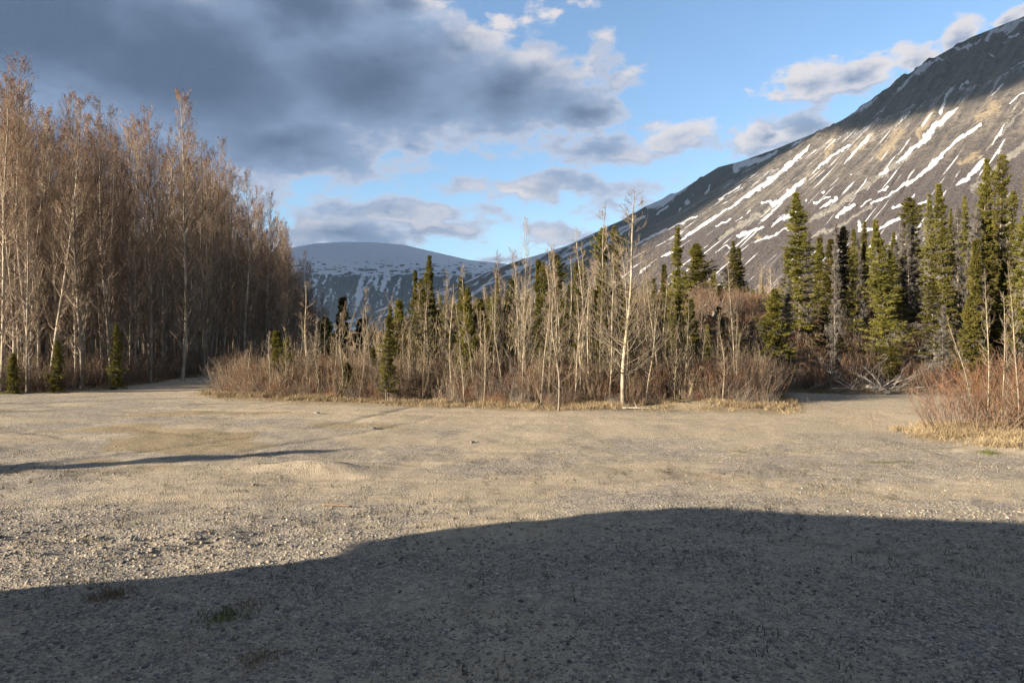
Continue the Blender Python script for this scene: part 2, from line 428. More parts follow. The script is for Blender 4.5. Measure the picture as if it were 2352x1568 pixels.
def strokes(px, py, lines, wf=0.46):
    """1 inside the drawn streaks, fading out over a third of their width; widths in px"""
    best = np.full(px.shape, -9.0)
    for ln in lines:
        ln = [((1400+a*0.4677)*0.9408, (b*0.4677)*0.9408, w*0.44) for a, b, w in ln]
        if len(ln) == 1: ln = ln*2
        for (x0, y0, w0), (x1, y1, w1) in zip(ln[:-1], ln[1:]):
            dx, dy = x1-x0, y1-y0; l2 = dx*dx+dy*dy+1e-6
            s = np.clip(((px-x0)*dx+(py-y0)*dy)/l2, 0, 1)
            d = np.hypot(px-x0-s*dx, py-y0-s*dy); w = (w0+(w1-w0)*s)*wf
            best = np.maximum(best, (w-d)/np.maximum(w, 1.0))
    # melted, ragged edges drawn out along the fall line
    run = -0.82*px+0.57*py; acr = 0.57*px+0.82*py
    return best + 0.70*fbm(acr/2.6, run/20, 4, 301) + 0.40*fbm(acr/1.6, run/4.0, 2, 302) + 0.02

def mountain_material(name, rockA, rockB, brush, tan_, snowc):
    m, N, b = material(name, 0.95, 0.1)
    geo = N.n('ShaderNodeNewGeometry'); pos = geo.outputs['Position']
    n1 = N.noise(pos, 0.012, 5, 0.6); n2 = N.noise(pos, 0.06, 5, 0.65); n3 = N.noise(pos, 0.22, 4, 0.7)
    cs = N.n('ShaderNodeCombineXYZ'); N.put(cs.inputs[0], N.attr('su')); N.put(cs.inputs[1], N.attr('sv'))
    st = N.noise(cs.outputs[0], 1.0, 6, 0.65); st2 = N.noise(N.mapping(cs.outputs[0], (3.1, 2.2, 1)), 1.0, 5, 0.7)
    rock = N.mix(N.ss(N.math('ADD', N.math('MULTIPLY', n2, 0.4), N.math('MULTIPLY', st, 0.6)), 0.40, 0.62), rockA, rockB)
    c = N.mix(N.ss(N.math('ADD', N.attr('brush'), N.math('MULTIPLY', N.math('SUBTRACT', n1, 0.5), 1.2)), 0.2, 0.8), rock, brush)
    c = N.mix(N.ss(N.math('ADD', N.attr('tan'), N.math('MULTIPLY', N.math('SUBTRACT', n2, 0.5), 0.8)), 0.15, 0.8), c, tan_)
    c = N.mix(N.ss(N.math('ADD', N.attr('scree'), N.math('MULTIPLY', N.math('SUBTRACT', n2, 0.5), 0.9)), 0.15, 0.6), c, N.mix(n3, (0.21, 0.195, 0.17), (0.31, 0.29, 0.255)))
    c = N.mix(N.math('MULTIPLY', N.ss(n3, 0.5, 0.72), 0.5), c, N.mix(0.55, c, (0.02, 0.018, 0.018)))
    c = N.mix(N.math('MULTIPLY', N.ss(st2, 0.52, 0.70), 0.45), c, N.mix(0.6, c, (0.025, 0.022, 0.022)))
    c = N.mix(N.math('MULTIPLY', N.ss(N.math('SUBTRACT', 1.0, st2), 0.56, 0.72), 0.35), c, rockB)
    sn = N.math('ADD', N.attr('snow'), N.math('ADD', N.math('MULTIPLY', N.math('SUBTRACT', n3, 0.5), 0.9), N.math('MULTIPLY', N.math('SUBTRACT', st2, 0.5), 1.5)))
    c = N.mix(N.ss(sn, -0.25, 0.30), c, snowc)
    N.put(b.inputs['Base Color'], c)
    bump(N, b, N.math('ADD', N.math('ADD', n2, st), N.math('MULTIPLY', n3, 0.5)), 1.0, 14.0)
    return m
CREST_A = [(1885, 302, 2250), (1960, 262, 2200), (2060, 188, 2120), (2130, 142, 2060), (2230, 86, 1980), (2352, 38, 1900), (2600, -70, 1750), (3000, -200, 1600), (3600, -350, 1450)]
FOOT_A = [(1020, 735, 1750), (1190, 745, 1600), (1350, 752, 1400), (1480, 758, 1250), (1620, 765, 1100), (1780, 772, 950), (2050, 780, 800), (2500, 784, 650), (3200, 790, 520)]
SNOW = [
 [(1235,770,8),(1130,860,22),(1000,960,30),(900,1030,26),(780,1105,20),(650,1190,14),(520,1270,8)],
 [(1440,755,10),(1370,800,12),(1280,870,8)], [(1210,925,12),(1120,1010,24),(1040,1060,22),(990,1060,12)],
 [(1980,455,12),(1945,520,16),(1920,595,14)], [(2005,565,10),(1900,650,26),(1830,730,30),(1760,790,14),(1690,845,6)], [(1640,880,16),(1600,905,8)],
 [(2130,655,10),(2010,725,22),(1960,770,16),(1880,850,24),(1780,930,18),(1700,980,14),(1560,1060,8)],
 [(1465,1070,20),(1370,1135,12)], [(1150,1110,30),(1090,1140,34),(1040,1180,12)], [(990,1185,12),(900,1215,16),(850,1235,10)],
 [(1490,1160,16),(1500,1205,24),(1600,1195,16),(1700,1140,18)], [(1780,1010,8),(1720,1080,16),(1670,1080,18)], [(1850,1055,14),(1800,1070,10)],
 [(2135,840,18),(2060,930,22),(2000,970,10)], [(2352,490,8),(2280,540,6)], [(2060,430,16),(2020,465,8)], [(2240,440,10),(2180,500,6)],
 [(2352,95,26),(2260,150,34),(2180,170,22),(2150,215,14)], [(2330,190,6),(2250,220,14)], [(2200,285,10),(2170,300,6)], [(2352,325,5),(2290,360,5)],
 [(1890,325,14),(1780,405,26),(1720,455,22),(1670,515,10)], [(1590,520,10),(1500,580,20),(1390,625,14)],
 [(2130,205,6),(1960,290,7),(1860,345,10)], [(1760,590,5),(1690,650,4)], [(1640,560,5),(1560,625,4)],
 [(880,965,8),(760,1050,6)], [(650,1130,6),(540,1180,10),(400,1240,14),(310,1285,6)], [(520,1320,12),(440,1350,10),(350,1420,14)],
 [(1300,1000,14)], [(1340,1025,6),(1260,1060,14)], [(1380,1030,10),(1290,1090,8)], [(1215,1040,12)], [(1450,910,10)], [(700,1160,5),(600,1225,8)], [(820,1140,8),(740,1180,5)],
 [(1130,1190,8),(950,1270,10)], [(830,1280,8),(740,1310,6)], [(1040,1110,5),(990,1140,9)], [(930,1100,6),(850,1150,4)], [(1560,1040,8),(1500,1080,6)], [(1640,970,6),(1590,1000,10)]]
SCREE = [
 [(1760,800,18),(1620,905,30),(1480,1005,34),(1350,1090,34),(1230,1150,30)], [(1560,1070,14),(1400,1170,22),(1230,1240,18),(1120,1280,10)],
 [(1280,870,10),(1210,925,14)], [(1040,1075,18),(900,1160,24),(760,1250,16)], [(2400,720,30),(2200,870,34),(2080,990,30)], [(1760,600,8),(1500,760,16),(1440,800,8)], [(2352,560,16),(2240,680,14),(2150,790,10)]]
TAN = [[(1370,680,30),(1340,760,44),(1310,830,20)], [(1700,690,60),(1650,760,70),(1600,830,40)], [(1560,720,50),(1470,790,60)], [(1250,905,26),(1190,960,18)], [(960,1250,40)], [(2200,560,70),(2120,620,60)], [(1880,600,40),(1800,720,40)], [(2100,820,60),(2020,860,50)]]
def make_mountain_a():
    nu, nv = 560, 380
    pos, t, v = loft(CREST_A, FOOT_A, nu, nv, 1.12)
    # denser columns inside the frame
    T = np.broadcast_to(t[None], (nv, nu)); Vv = np.broadcast_to(v, (nv, nu))
    u_m = T*2200; v_m = Vv*1500
    rel = 15*fbm(u_m/70, v_m/420, 4, 81)+9*fbm(u_m/26, v_m/130, 4, 82)
    crag = sst(0.40-Vv, 0.0, 0.3)
    rel = rel*(0.5+0.6*crag) + crag*14*np.abs(fbm(u_m/60, v_m/90, 4, 83)) + crag*4*fbm(u_m/14, v_m/18, 3, 84)
    pxx, pyy = to_px(pos)
    wx = 5*fbm(pxx/16, pyy/16, 3, 85)+2.0*fbm(pxx/5, pyy/5, 2, 88); wy = 4*fbm(pxx/14, pyy/14, 3, 86)
    sn = strokes(pxx+wx, pyy+wy, SNOW); sc = strokes(pxx+wx, pyy+wy, SCREE, 0.7); tn = strokes(pxx+2*wx, pyy+2*wy, TAN, 0.62)
    # scattered streaky patches lower down
    run = pxx*0.50+pyy*0.86; acr = pxx*0.86-pyy*0.50          # across / along the fall line in the picture plane of the slope
    pat = fbm(u_m/11, v_m/150, 4, 87)
    zone = sst(Vv, 0.25, 0.55)*(1-sst(Vv, 0.78, 0.92))
    sn = np.maximum(sn, (pat-0.45)*3.5*zone+np.where(zone > 0.05, 0, -9))
    pos[..., 2] += rel*sst(Vv, 0, 0.02) - np.clip(sc, 0, 1)*5
    brush = sst(Vv, 0.42, 0.72)
    m = mountain_material('mountain_slope', (0.082, 0.073, 0.067), (0.215, 0.185, 0.152), (0.098, 0.082, 0.077), (0.31, 0.25, 0.17), (0.78, 0.79, 0.82))
    # a back side so that the ridge is a body, not a sheet
    back = pos[0].copy(); back[:, 0] += 900; back[:, 1] += 700; back[:, 2] = -20
    verts = np.concatenate([pos.reshape(-1, 3), back])
    q = grid_quads(nu, nv); n0 = nu*nv; i = np.arange(nu-1)
    qb = np.stack([i, i+1, n0+i+1, n0+i], -1)
    z0 = np.full(nu, -9.0); z1 = np.zeros(nu)
    me = mesh_np('mountain', verts, np.concatenate([q, qb]), mats=(m,), smooth=True,
                 attrs=dict(snow=np.concatenate([sn.ravel(), z0]), scree=np.concatenate([np.clip(sc, -1, 1).ravel(), z1-1]),
                            tan=np.concatenate([np.clip(tn, -1, 1).ravel(), z1-1]), su=np.concatenate([(u_m/34).ravel(), z1]), sv=np.concatenate([(v_m/170).ravel(), z1]), brush=np.concatenate([brush.ravel(), z1])))
    tag(obj('mountain_near', me), 'snow streaked brown mountain slope with pale scree gullies rising at right', kind='structure')
    return pos
POS_A = make_mountain_a()

CREST_B = [(1890, 298, 2330), (1780, 343, 2500), (1700, 371, 2700), (1650, 384, 2850), (1600, 415, 3000), (1560, 440, 3100), (1480, 475, 3300), (1430, 505, 3450), (1300, 565, 3900), (1180, 603, 4300), (1080, 640, 4600), (950, 690, 5000), (820, 745, 5400)]
SNOW_B = [[(1290,690,14),(1150,765,16)], [(1060,790,8),(980,835,14),(850,860,26),(845,890,14)], [(1030,835,14),(930,900,22),(830,970,24),(720,1045,16),(650,1080,6)], [(590,975,8),(500,1030,22),(440,1060,28),(390,1080,12)],
 [(345,1075,16),(320,1100,16)], [(710,965,5),(690,1012,6)], [(597,1055,18)], [(560,1090,6),(540,1125,6)], [(370,1130,8),(220,1210,10),(20,1300,10)], [(490,1075,6),(440,1115,5)], [(240,1140,10),(120,1200,12)],
 [(300,1185,5),(180,1260,8)], [(100,1225,8),(-100,1310,12)], [(60,1290,6),(-60,1340,8)], [(-60,1280,10),(-250,1360,14)], [(-200,1370,8),(-350,1420,10)], [(630,1015,4)], [(960,920,5),(900,965,4)]]
def make_mountain_b():
    crest = CREST_B; nu, nv = 300, 150
    foot = []
    for (px, py, Y) in crest:
        p = P(px, py, Y); f = p+np.array([-620-0.10*(Y-2300), -420, 0]); f[2] = 5
        foot.append((CX+f[0]/f[1]*F, CY-(f[2]-CAM_H)/f[1]*F, f[1]))
    pos, t, v = loft(crest, foot, nu, nv, 1.05)
    T = np.broadcast_to(t[None], (nv, nu)); Vv = np.broadcast_to(v, (nv, nu))
    pos[..., 2] += (14*fbm(T*42, Vv*7, 4, 91)+16*np.abs(fbm(T*30, Vv*5, 4, 92))*sst(0.5-Vv, 0, 0.4))*sst(Vv, 0, 0.03)
    pxx, pyy = to_px(pos)
    wx = 4*fbm(pxx/14, pyy/14, 3, 93); wy = 3*fbm(pxx/12, pyy/12, 3, 94)
    sn = strokes(pxx+wx, pyy+wy, SNOW_B, 0.85)
    far = sst(1450-pxx, 0, 200)
    pat = fbm(T*90, Vv*9, 4, 95)
    sn = np.maximum(sn, (pat-0.35+0.18*far)*3 - (1-far)*1.2)
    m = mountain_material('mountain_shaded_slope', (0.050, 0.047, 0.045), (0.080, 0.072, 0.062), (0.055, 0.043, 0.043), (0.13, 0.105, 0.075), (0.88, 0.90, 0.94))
    back = pos[0].copy(); back[:, 0] += 900; back[:, 1] += 900; back[:, 2] = -20
    q = grid_quads(nu, nv); n0 = nu*nv; i = np.arange(nu-1)
    qb = np.stack([i, i+1, n0+i+1, n0+i], -1)
    # crest runs right to left, so turn the faces round
    allq = np.concatenate([q, qb])[:, ::-1]
    z1 = np.zeros(nu)-1
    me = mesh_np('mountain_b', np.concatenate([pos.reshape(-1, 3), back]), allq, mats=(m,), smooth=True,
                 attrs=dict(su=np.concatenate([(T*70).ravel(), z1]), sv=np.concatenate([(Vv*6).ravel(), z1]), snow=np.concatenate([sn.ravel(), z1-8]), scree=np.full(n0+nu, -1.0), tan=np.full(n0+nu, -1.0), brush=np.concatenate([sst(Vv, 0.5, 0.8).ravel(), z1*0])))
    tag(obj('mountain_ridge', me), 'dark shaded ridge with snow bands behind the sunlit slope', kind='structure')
    return pos
POS_B = make_mountain_b()

def make_mountain_far():
    crest = [(300, 690, 7600), (420, 655, 7600), (520, 620, 7600), (600, 592, 7600), (660, 574, 7600), (720, 563, 7600), (790, 559, 7600), (860, 560, 7600), (930, 566, 7600), (1000, 582, 7600), (1080, 600, 7600), (1160, 608, 7700), (1230, 625, 7800), (1320, 660, 7900), (1420, 700, 8000)]
    foot = [(px*0.9+80, 790, 5400) for px, _, _ in crest]
    nu, nv = 420, 240
    pos, t, v = loft(crest, foot, nu, nv, 1.0)
    T = np.broadcast_to(t[None], (nv, nu)); Vv = np.broadcast_to(v, (nv, nu))
    # rounded dome: the upper half leans back, the lower half is steeper
    zc = pos[0, :, 2][None]; zf = pos[-1, :, 2][None]
    prof = 1-(0.55*Vv**1.6+0.45*sst(Vv, 0.1, 1.0))
    pos[..., 2] = zf+(zc-zf)*prof
    gul = fbm(T*46, Vv*5, 4, 101)
    low = sst(Vv, 0.30, 0.46)
    pos[..., 2] += low*(1-sst(Vv, 0.85, 1.0))*38*gul
    pxx, pyy = to_px(pos)
    hz = fbm(pxx/12, pyy/2.6, 3, 102)
    vt = fbm((pxx+0.35*(pyy-660))/11, pyy/46, 4, 103)+0.55*fbm(pxx/5, pyy/5, 3, 104)
    yb = 632+10*fbm(pxx/50, pyy*0, 2, 105)
    w = sst(pyy, yb-6, yb+10)
    up = 0.75-4.2*np.clip(hz-0.06, 0, 1)*sst(pyy, 566, 640)-0.35*sst(pyy, 600, 640)
    dn = (vt-0.16-0.25*sst(pyy, 640, 740))*2.6
    sn = up*(1-w)+dn*w
    m = mountain_material('far_mountain', (0.045, 0.05, 0.06), (0.07, 0.072, 0.08), (0.045, 0.05, 0.055), (0.1, 0.1, 0.1), (0.90, 0.93, 0.97))
    back = pos[0].copy(); back[:, 1] += 1500; back[:, 2] = -20
    q = grid_quads(nu, nv); n0 = nu*nv; i = np.arange(nu-1)
    qb = np.stack([i, i+1, n0+i+1, n0+i], -1)
    me = mesh_np('mountain_far', np.concatenate([pos.reshape(-1, 3), back]), np.concatenate([q, qb]), mats=(m,), smooth=True,
                 attrs=dict(su=np.concatenate([(T*60).ravel(), np.zeros(nu)]), sv=np.concatenate([(Vv*60).ravel(), np.zeros(nu)]), snow=np.concatenate([sn.ravel(), np.full(nu, 1.0)]), scree=np.full(n0+nu, -1.0), tan=np.full(n0+nu, -1.0), brush=np.full(n0+nu, 0.0)))
    tag(obj('mountain_far', me), 'rounded snow covered mountain far up the valley in blue shade', kind='structure')
    return pos
POS_F = make_mountain_far()

# clouds above the valley side, outside the picture: they shade the upper ridge and the far dome
mc = bpy.data.materials.new('cloud_vapour'); mc.use_nodes = True
t_ = mc.node_tree; t_.nodes.clear()
pv = t_.nodes.new('ShaderNodeVolumePrincipled'); pv.inputs['Color'].default_value = (0.97, 0.97, 0.98, 1); pv.inputs['Density'].default_value = 0.011
om = t_.nodes.new('ShaderNodeOutputMaterial'); t_.links.new(pv.outputs[0], om.inputs['Volume'])
CLOUD_Z = 1900.0
def cloud_over(name, pts, label, grow=40, seed=0, thick=420, CLOUD_Z=CLOUD_Z):
    pts = np.asarray(pts, float).reshape(-1, 3)
    k = (CLOUD_Z-pts[:, 2])/tan(SUN_EL)
    Q = pts[:, :2]-k[:, None]*S2[None]
    # convex outline, then a lumpy slab
    Q = Q[np.lexsort((Q[:, 1], Q[:, 0]))]
    def half(qs):
        h = []
        for p in qs:
            while len(h) >= 2 and np.cross(h[-1]-h[-2], p-h[-2]) <= 0: h.pop()
            h.append(p)
        return h
    H = np.array(half(Q)[:-1]+half(Q[::-1])[:-1])
    # resample the outline
    d = np.linalg.norm(np.roll(H, -1, 0)-H, axis=1); s = np.concatenate([[0], np.cumsum(d)])
    n = 72; tt = np.linspace(0, s[-1], n, endpoint=False)
    Hc = np.concatenate([H, H[:1]])
    O = np.stack([np.interp(tt, s, Hc[:, 0]), np.interp(tt, s, Hc[:, 1])], -1)
    c = O.mean(0)
    r = np.random.default_rng(seed)
    rings = []
    prof = [(0.0, -0.02), (0.45, -0.05), (0.8, -0.03), (1.0, 0.06), (1.03, 0.3), (0.94, 0.65), (0.7, 0.9), (0.4, 1.0), (0.0, 1.02)]
    dirv = O-c; ln = np.linalg.norm(dirv, axis=1, keepdims=True)
    for j, (f, hh) in enumerate(prof):
        lump = fbm(np.arange(n)/4.0, np.full(n, j*0.8), 3, 200+seed)
        rad = f*(ln+grow+lump[:, None]*grow*1.1)
        rings.append(np.concatenate([c+dirv/ln*rad, (CLOUD_Z+hh*thick*(1+0.5*fbm(np.arange(n)/5.0, np.full(n, j), 2, 300+seed)))[:, None]], 1))
    V_ = np.concatenate(rings); i = np.arange(len(prof)*n).reshape(len(prof), n)
    A = i[:-1]; B = np.roll(A, -1, 1); D_ = i[1:]; C_ = np.roll(D_, -1, 1)
    me = mesh_np(name, V_, np.stack([A, B, C_, D_], -1).reshape(-1, 4), mats=(mc,), smooth=True)
    return tag(obj(name, me), label, None, kind='stuff')
def sel(pos, cond):
    pxx, pyy = to_px(pos); return pos[cond(pxx, pyy)]
shade_line = lambda x: np.interp(x, [1860, 1900, 2000, 2150, 2352, 2600, 3000], [318, 322, 312, 266, 205, 110, -20])
cloud_over('cloud', sel(POS_A, lambda x, y: (y < shade_line(x)) & (x < 2900))[::7], 'grey cloud bank over the valley shading the mountain top', 10, 1)
cloud_over('cloud', sel(POS_B, lambda x, y: (x < 1860))[::5], 'grey cloud bank over the valley shading the back ridge', 20, 2)
cloud_over('cloud', sel(POS_F, lambda x, y: (x > 620) & (x < 1260))[::9], 'grey cloud bank over the valley shading the snowy dome', 120, 3, CLOUD_Z=2700.0)

# ------------------------------------------------------------------ plant materials
def plant_mat(name, c1, c2, scale, rough=0.85, var=0.25, trans=0.0):
    m, N, b = material(name, rough, 0.2)
    tc_ = N.n('ShaderNodeTexCoord'); n = N.noise(tc_.outputs['Object'], scale, 4, 0.6)
    oi = N.n('ShaderNodeObjectInfo')
    c = N.mix(N.ss(n, 0.32, 0.68), c1, c2)
    k = N.lin(oi.outputs['Random'], 0, 1, 1-var, 1+var)
    hsv = N.n('ShaderNodeHueSaturation'); N.put(hsv.inputs['Value'], k); N.put(hsv.inputs['Color'], c)
    N.put(hsv.inputs['Hue'], N.lin(oi.outputs['Random'], 0, 1, 0.492, 0.508))
    N.put(b.inputs['Base Color'], hsv.outputs[0])
    return m
M_GBARK = plant_mat('grove_poplar_bark', (0.16, 0.135, 0.105), (0.42, 0.36, 0.28), 1.6, var=0.3)
def translucent(m, share):
    t = m.node_tree; b = t.nodes['Principled BSDF']; o = [n for n in t.nodes if n.type == 'OUTPUT_MATERIAL'][0]
    tr = t.nodes.new('ShaderNodeBsdfTranslucent'); mx = t.nodes.new('ShaderNodeMixShader'); mx.inputs[0].default_value = share
    t.links.new(b.inputs['Base Color'].links[0].from_socket, tr.inputs['Color'])
    t.links.new(b.outputs[0], mx.inputs[1]); t.links.new(tr.outputs[0], mx.inputs[2]); t.links.new(mx.outputs[0], o.inputs['Surface'])
M_BARK = plant_mat('poplar_bark', (0.17, 0.14, 0.10), (0.38, 0.325, 0.235), 2.6, var=0.22)
M_GTWIG = plant_mat('grove_poplar_twigs', (0.17, 0.130, 0.096), (0.42, 0.335, 0.25), 1.2, var=0.22)
M_TWIG = plant_mat('poplar_twigs', (0.13, 0.108, 0.083), (0.35, 0.295, 0.215), 1.2, var=0.2)
M_BUD = plant_mat('poplar_buds', (0.12, 0.05, 0.025), (0.25, 0.115, 0.055), 2.0, var=0.2)
M_NEEDLE = plant_mat('spruce_needles', (0.095, 0.092, 0.019), (0.225, 0.20, 0.048), 1.6, 0.75, var=0.28)
translucent(M_NEEDLE, 0.30)
M_SBARK = plant_mat('spruce_bark', (0.08, 0.065, 0.052), (0.21, 0.18, 0.15), 4.0)
M_LICHEN = plant_mat('lichen_twigs', (0.075, 0.067, 0.058), (0.19, 0.172, 0.15), 1.5, var=0.25)
M_WILLOW = plant_mat('willow_stems', (0.13, 0.092, 0.066), (0.33, 0.24, 0.165), 1.2, var=0.3)
M_WILLOWRED = plant_mat('willow_red_stems', (0.15, 0.072, 0.042), (0.34, 0.19, 0.11), 1.0, var=0.25)
M_GREYTWIG = plant_mat('grey_brush', (0.16, 0.135, 0.115), (0.34, 0.30, 0.26), 1.5, var=0.25)
M_DRY = plant_mat('dry_grass', (0.20, 0.15, 0.085), (0.38, 0.29, 0.175), 3.0, var=0.25)
M_GREEN = plant_mat('green_grass', (0.06, 0.085, 0.02), (0.15, 0.17, 0.05), 3.0, var=0.25)
M_WEED = plant_mat('dark_weeds', (0.035, 0.03, 0.018), (0.10, 0.08, 0.04), 6.0, var=0.3)
M_WOOD = plant_mat('weathered_wood', (0.20, 0.175, 0.145), (0.46, 0.415, 0.35), 3.0, var=0.15)

# ------------------------------------------------------------------ bare poplars
def poplar(seed, h, style):
    """style: 'grove' tall, narrow, ascending; 'slim' thicket stem; 'open' wide boughs from low down"""
    r = np.random.default_rng(seed)
    tb, cb = MB(), MB()
    k = 14; t = np.linspace(0, 1, k)
    ph = r.uniform(0, 6.28, 4); amp = {'grove': 0.012, 'slim': 0.018, 'open': 0.014}[style]*h
    tx = amp*(np.sin(t*4+ph[0])-np.sin(ph[0]))+0.4*amp*(np.sin(t*9+ph[1])-np.sin(ph[1])); ty = amp*(np.sin(t*4+ph[2])-np.sin(ph[2]))
    trunk = np.stack([tx, ty, t*h-0.12*(t == 0)], -1)
    r0 = {'grove': 0.0058, 'slim': 0.0056, 'open': 0.0080}[style]*h
    rad = r0*(1-t)**0.85+0.007+0.25*r0*np.exp(-t*30)
    tb.tubes(trunk, rad, 6 if style != 'open' else 8)
    def at(f): return np.stack([np.interp(f, t, trunk[:, j]) for j in range(3)], -1)
    nb = {'grove': 108, 'slim': 44, 'open': 92}[style]
    lo = {'grove': 0.10, 'slim': 0.14, 'open': 0.13}[style]
    f = lo+(0.985-lo)*r.random(nb)**0.85
    az = r.uniform(0, 2*pi, nb)
    if style == 'grove':
        L = h*(0.036+0.088*np.sin(np.clip((f-0.02), 0, 1)*pi)**0.8)*r.uniform(0.55, 1.2, nb); a0 = np.radians(r.uniform(42, 72, nb)-12*f); a1 = np.radians(r.uniform(8, 30, nb))
    elif style == 'slim':
        L = h*(0.03+0.13*(1-f))*r.uniform(0.5, 1.3, nb); a0 = np.radians(r.uniform(40, 75, nb)); a1 = np.radians(r.uniform(10, 45, nb))
    else:
        L = h*(0.04+0.32*(1-f)**1.05)*r.uniform(0.55, 1.2, nb); a0 = np.radians(r.uniform(50, 72, nb)); a1 = np.radians(r.uniform(25, 50, nb))
    def dirs(az, a): return np.stack([np.sin(a)*np.cos(az), np.sin(a)*np.sin(az), np.cos(a)], -1)
    B = bez(at(f), dirs(az, a0), dirs(az+r.normal(0, 0.3, nb), a1), L, 6)
    B += np.cumsum(r.normal(0, 0.012, B.shape), axis=1)*L[:, None, None]
    br = np.interp(f, t, rad)*(0.42 if style != 'open' else 0.27)
    Rb = np.maximum(br[:, None]*np.linspace(1, 0.25, 6)[None], 0.0042)
    cb.tubes(B, np.minimum(Rb, 0.03), 3)
    # twigs
    nt_ = {'grove': 10, 'slim': 6, 'open': 7}[style]
    ti = np.repeat(np.arange(nb), nt_); n = len(ti)
    s = r.uniform(0.18, 1.0, n)*5; i0 = np.minimum(s.astype(int), 4); fr = (s-i0)[:, None]
    A = B[ti, i0]*(1-fr)+B[ti, i0+1]*fr
    tang = unit(B[ti, i0+1]-B[ti, i0])
    dv = unit(tang+0.75*unit(r.normal(0, 1, (n, 3)))+np.array([0, 0, 0.25]))
    TL = (0.16+0.34*L[ti])*r.uniform(0.4, 1.1, n)*(1.05-0.09*s)
    TW = bez(A, dv, unit(dv+np.array([0, 0, 0.7])), TL, 3)
    cb.tubes(TW, np.repeat(np.array([[0.0052, 0.0044, 0.0028] if style == 'grove' else [0.0042, 0.0034, 0.0022]]), n, 0), 3)
    # short spur twigs on the twigs
    m2 = 2 if style == 'grove' else 1; ti2 = np.repeat(np.arange(n), m2); n2 = len(ti2); q = r.uniform(0.2, 0.9, n2)[:, None]
    A2 = TW[ti2, 0]*(1-q)+TW[ti2, 2]*q
    d2 = unit(unit(TW[ti2, 2]-TW[ti2, 0])+0.9*unit(r.normal(0, 1, (n2, 3)))+np.array([0, 0, 0.3]))
    S2_ = np.stack([A2, A2+d2*(TL[ti2]*r.uniform(0.25, 0.5, n2))[:, None]], 1)
    cb.tubes(S2_, np.repeat(np.array([[0.0036, 0.0024]]), n2, 0), 3)
    # swollen buds and catkins near the twig tips, thickest in the upper crown
    tips = np.concatenate([TW[:, 2], S2_[:, 1]]); dd = np.concatenate([unit(TW[:, 2]-TW[:, 1]), d2])
    hh = tips[:, 2]/h
    keep = r.random(len(tips)) < {'grove': 0.08+0.75*sst(hh, 0.35, 0.9), 'slim': 0.04+0.2*hh, 'open': 0.04+0.2*hh}[style]
    tips, dd = tips[keep], dd[keep]; nb_ = len(tips)
    if style == 'grove':
        bl, bw = r.uniform(0.035, 0.075, nb_), 0.011
    else: bl, bw = r.uniform(0.025, 0.05, nb_), 0.007
    BP = np.stack([tips-dd*0.01, tips+dd*(bl*0.4)[:, None], tips+dd*bl[:, None]], 1)
    cb.tubes(BP, np.repeat(np.array([[0.003, bw, 0.002]]), nb_, 0), 3, mat=1)
    return tb.mesh('poplar_trunk', (M_GBARK if style == 'grove' else M_BARK,), True), cb.mesh('poplar_crown', (M_GTWIG if style == 'grove' else M_TWIG if style == 'slim' else M_BARK, M_BUD), True), h

GROVE_P = [poplar(100+i, 15.0, 'grove') for i in range(7)]
SLIM_P = [poplar(200+i, 6.0, 'slim') for i in range(6)]
OPEN_P = [poplar(300+i, 7.5, 'open') for i in range(2)]

def place_poplar(proto, x, y, h, label, group=None, lean=(0, 0), rz=None, wide=1.0, r=random.Random(5)):
    tm, cm, h0 = proto
    s = h/h0; w = s*wide
    e = empty('poplar_tree', (x, y, float(zg(x, y))-0.03), r.uniform(0, 6.28) if rz is None else rz, (w, w, s), lean[0], lean[1])
    tag(e, label, 'tree', group)
    obj('trunk', tm, e); obj('crown', cm, e)
    return e

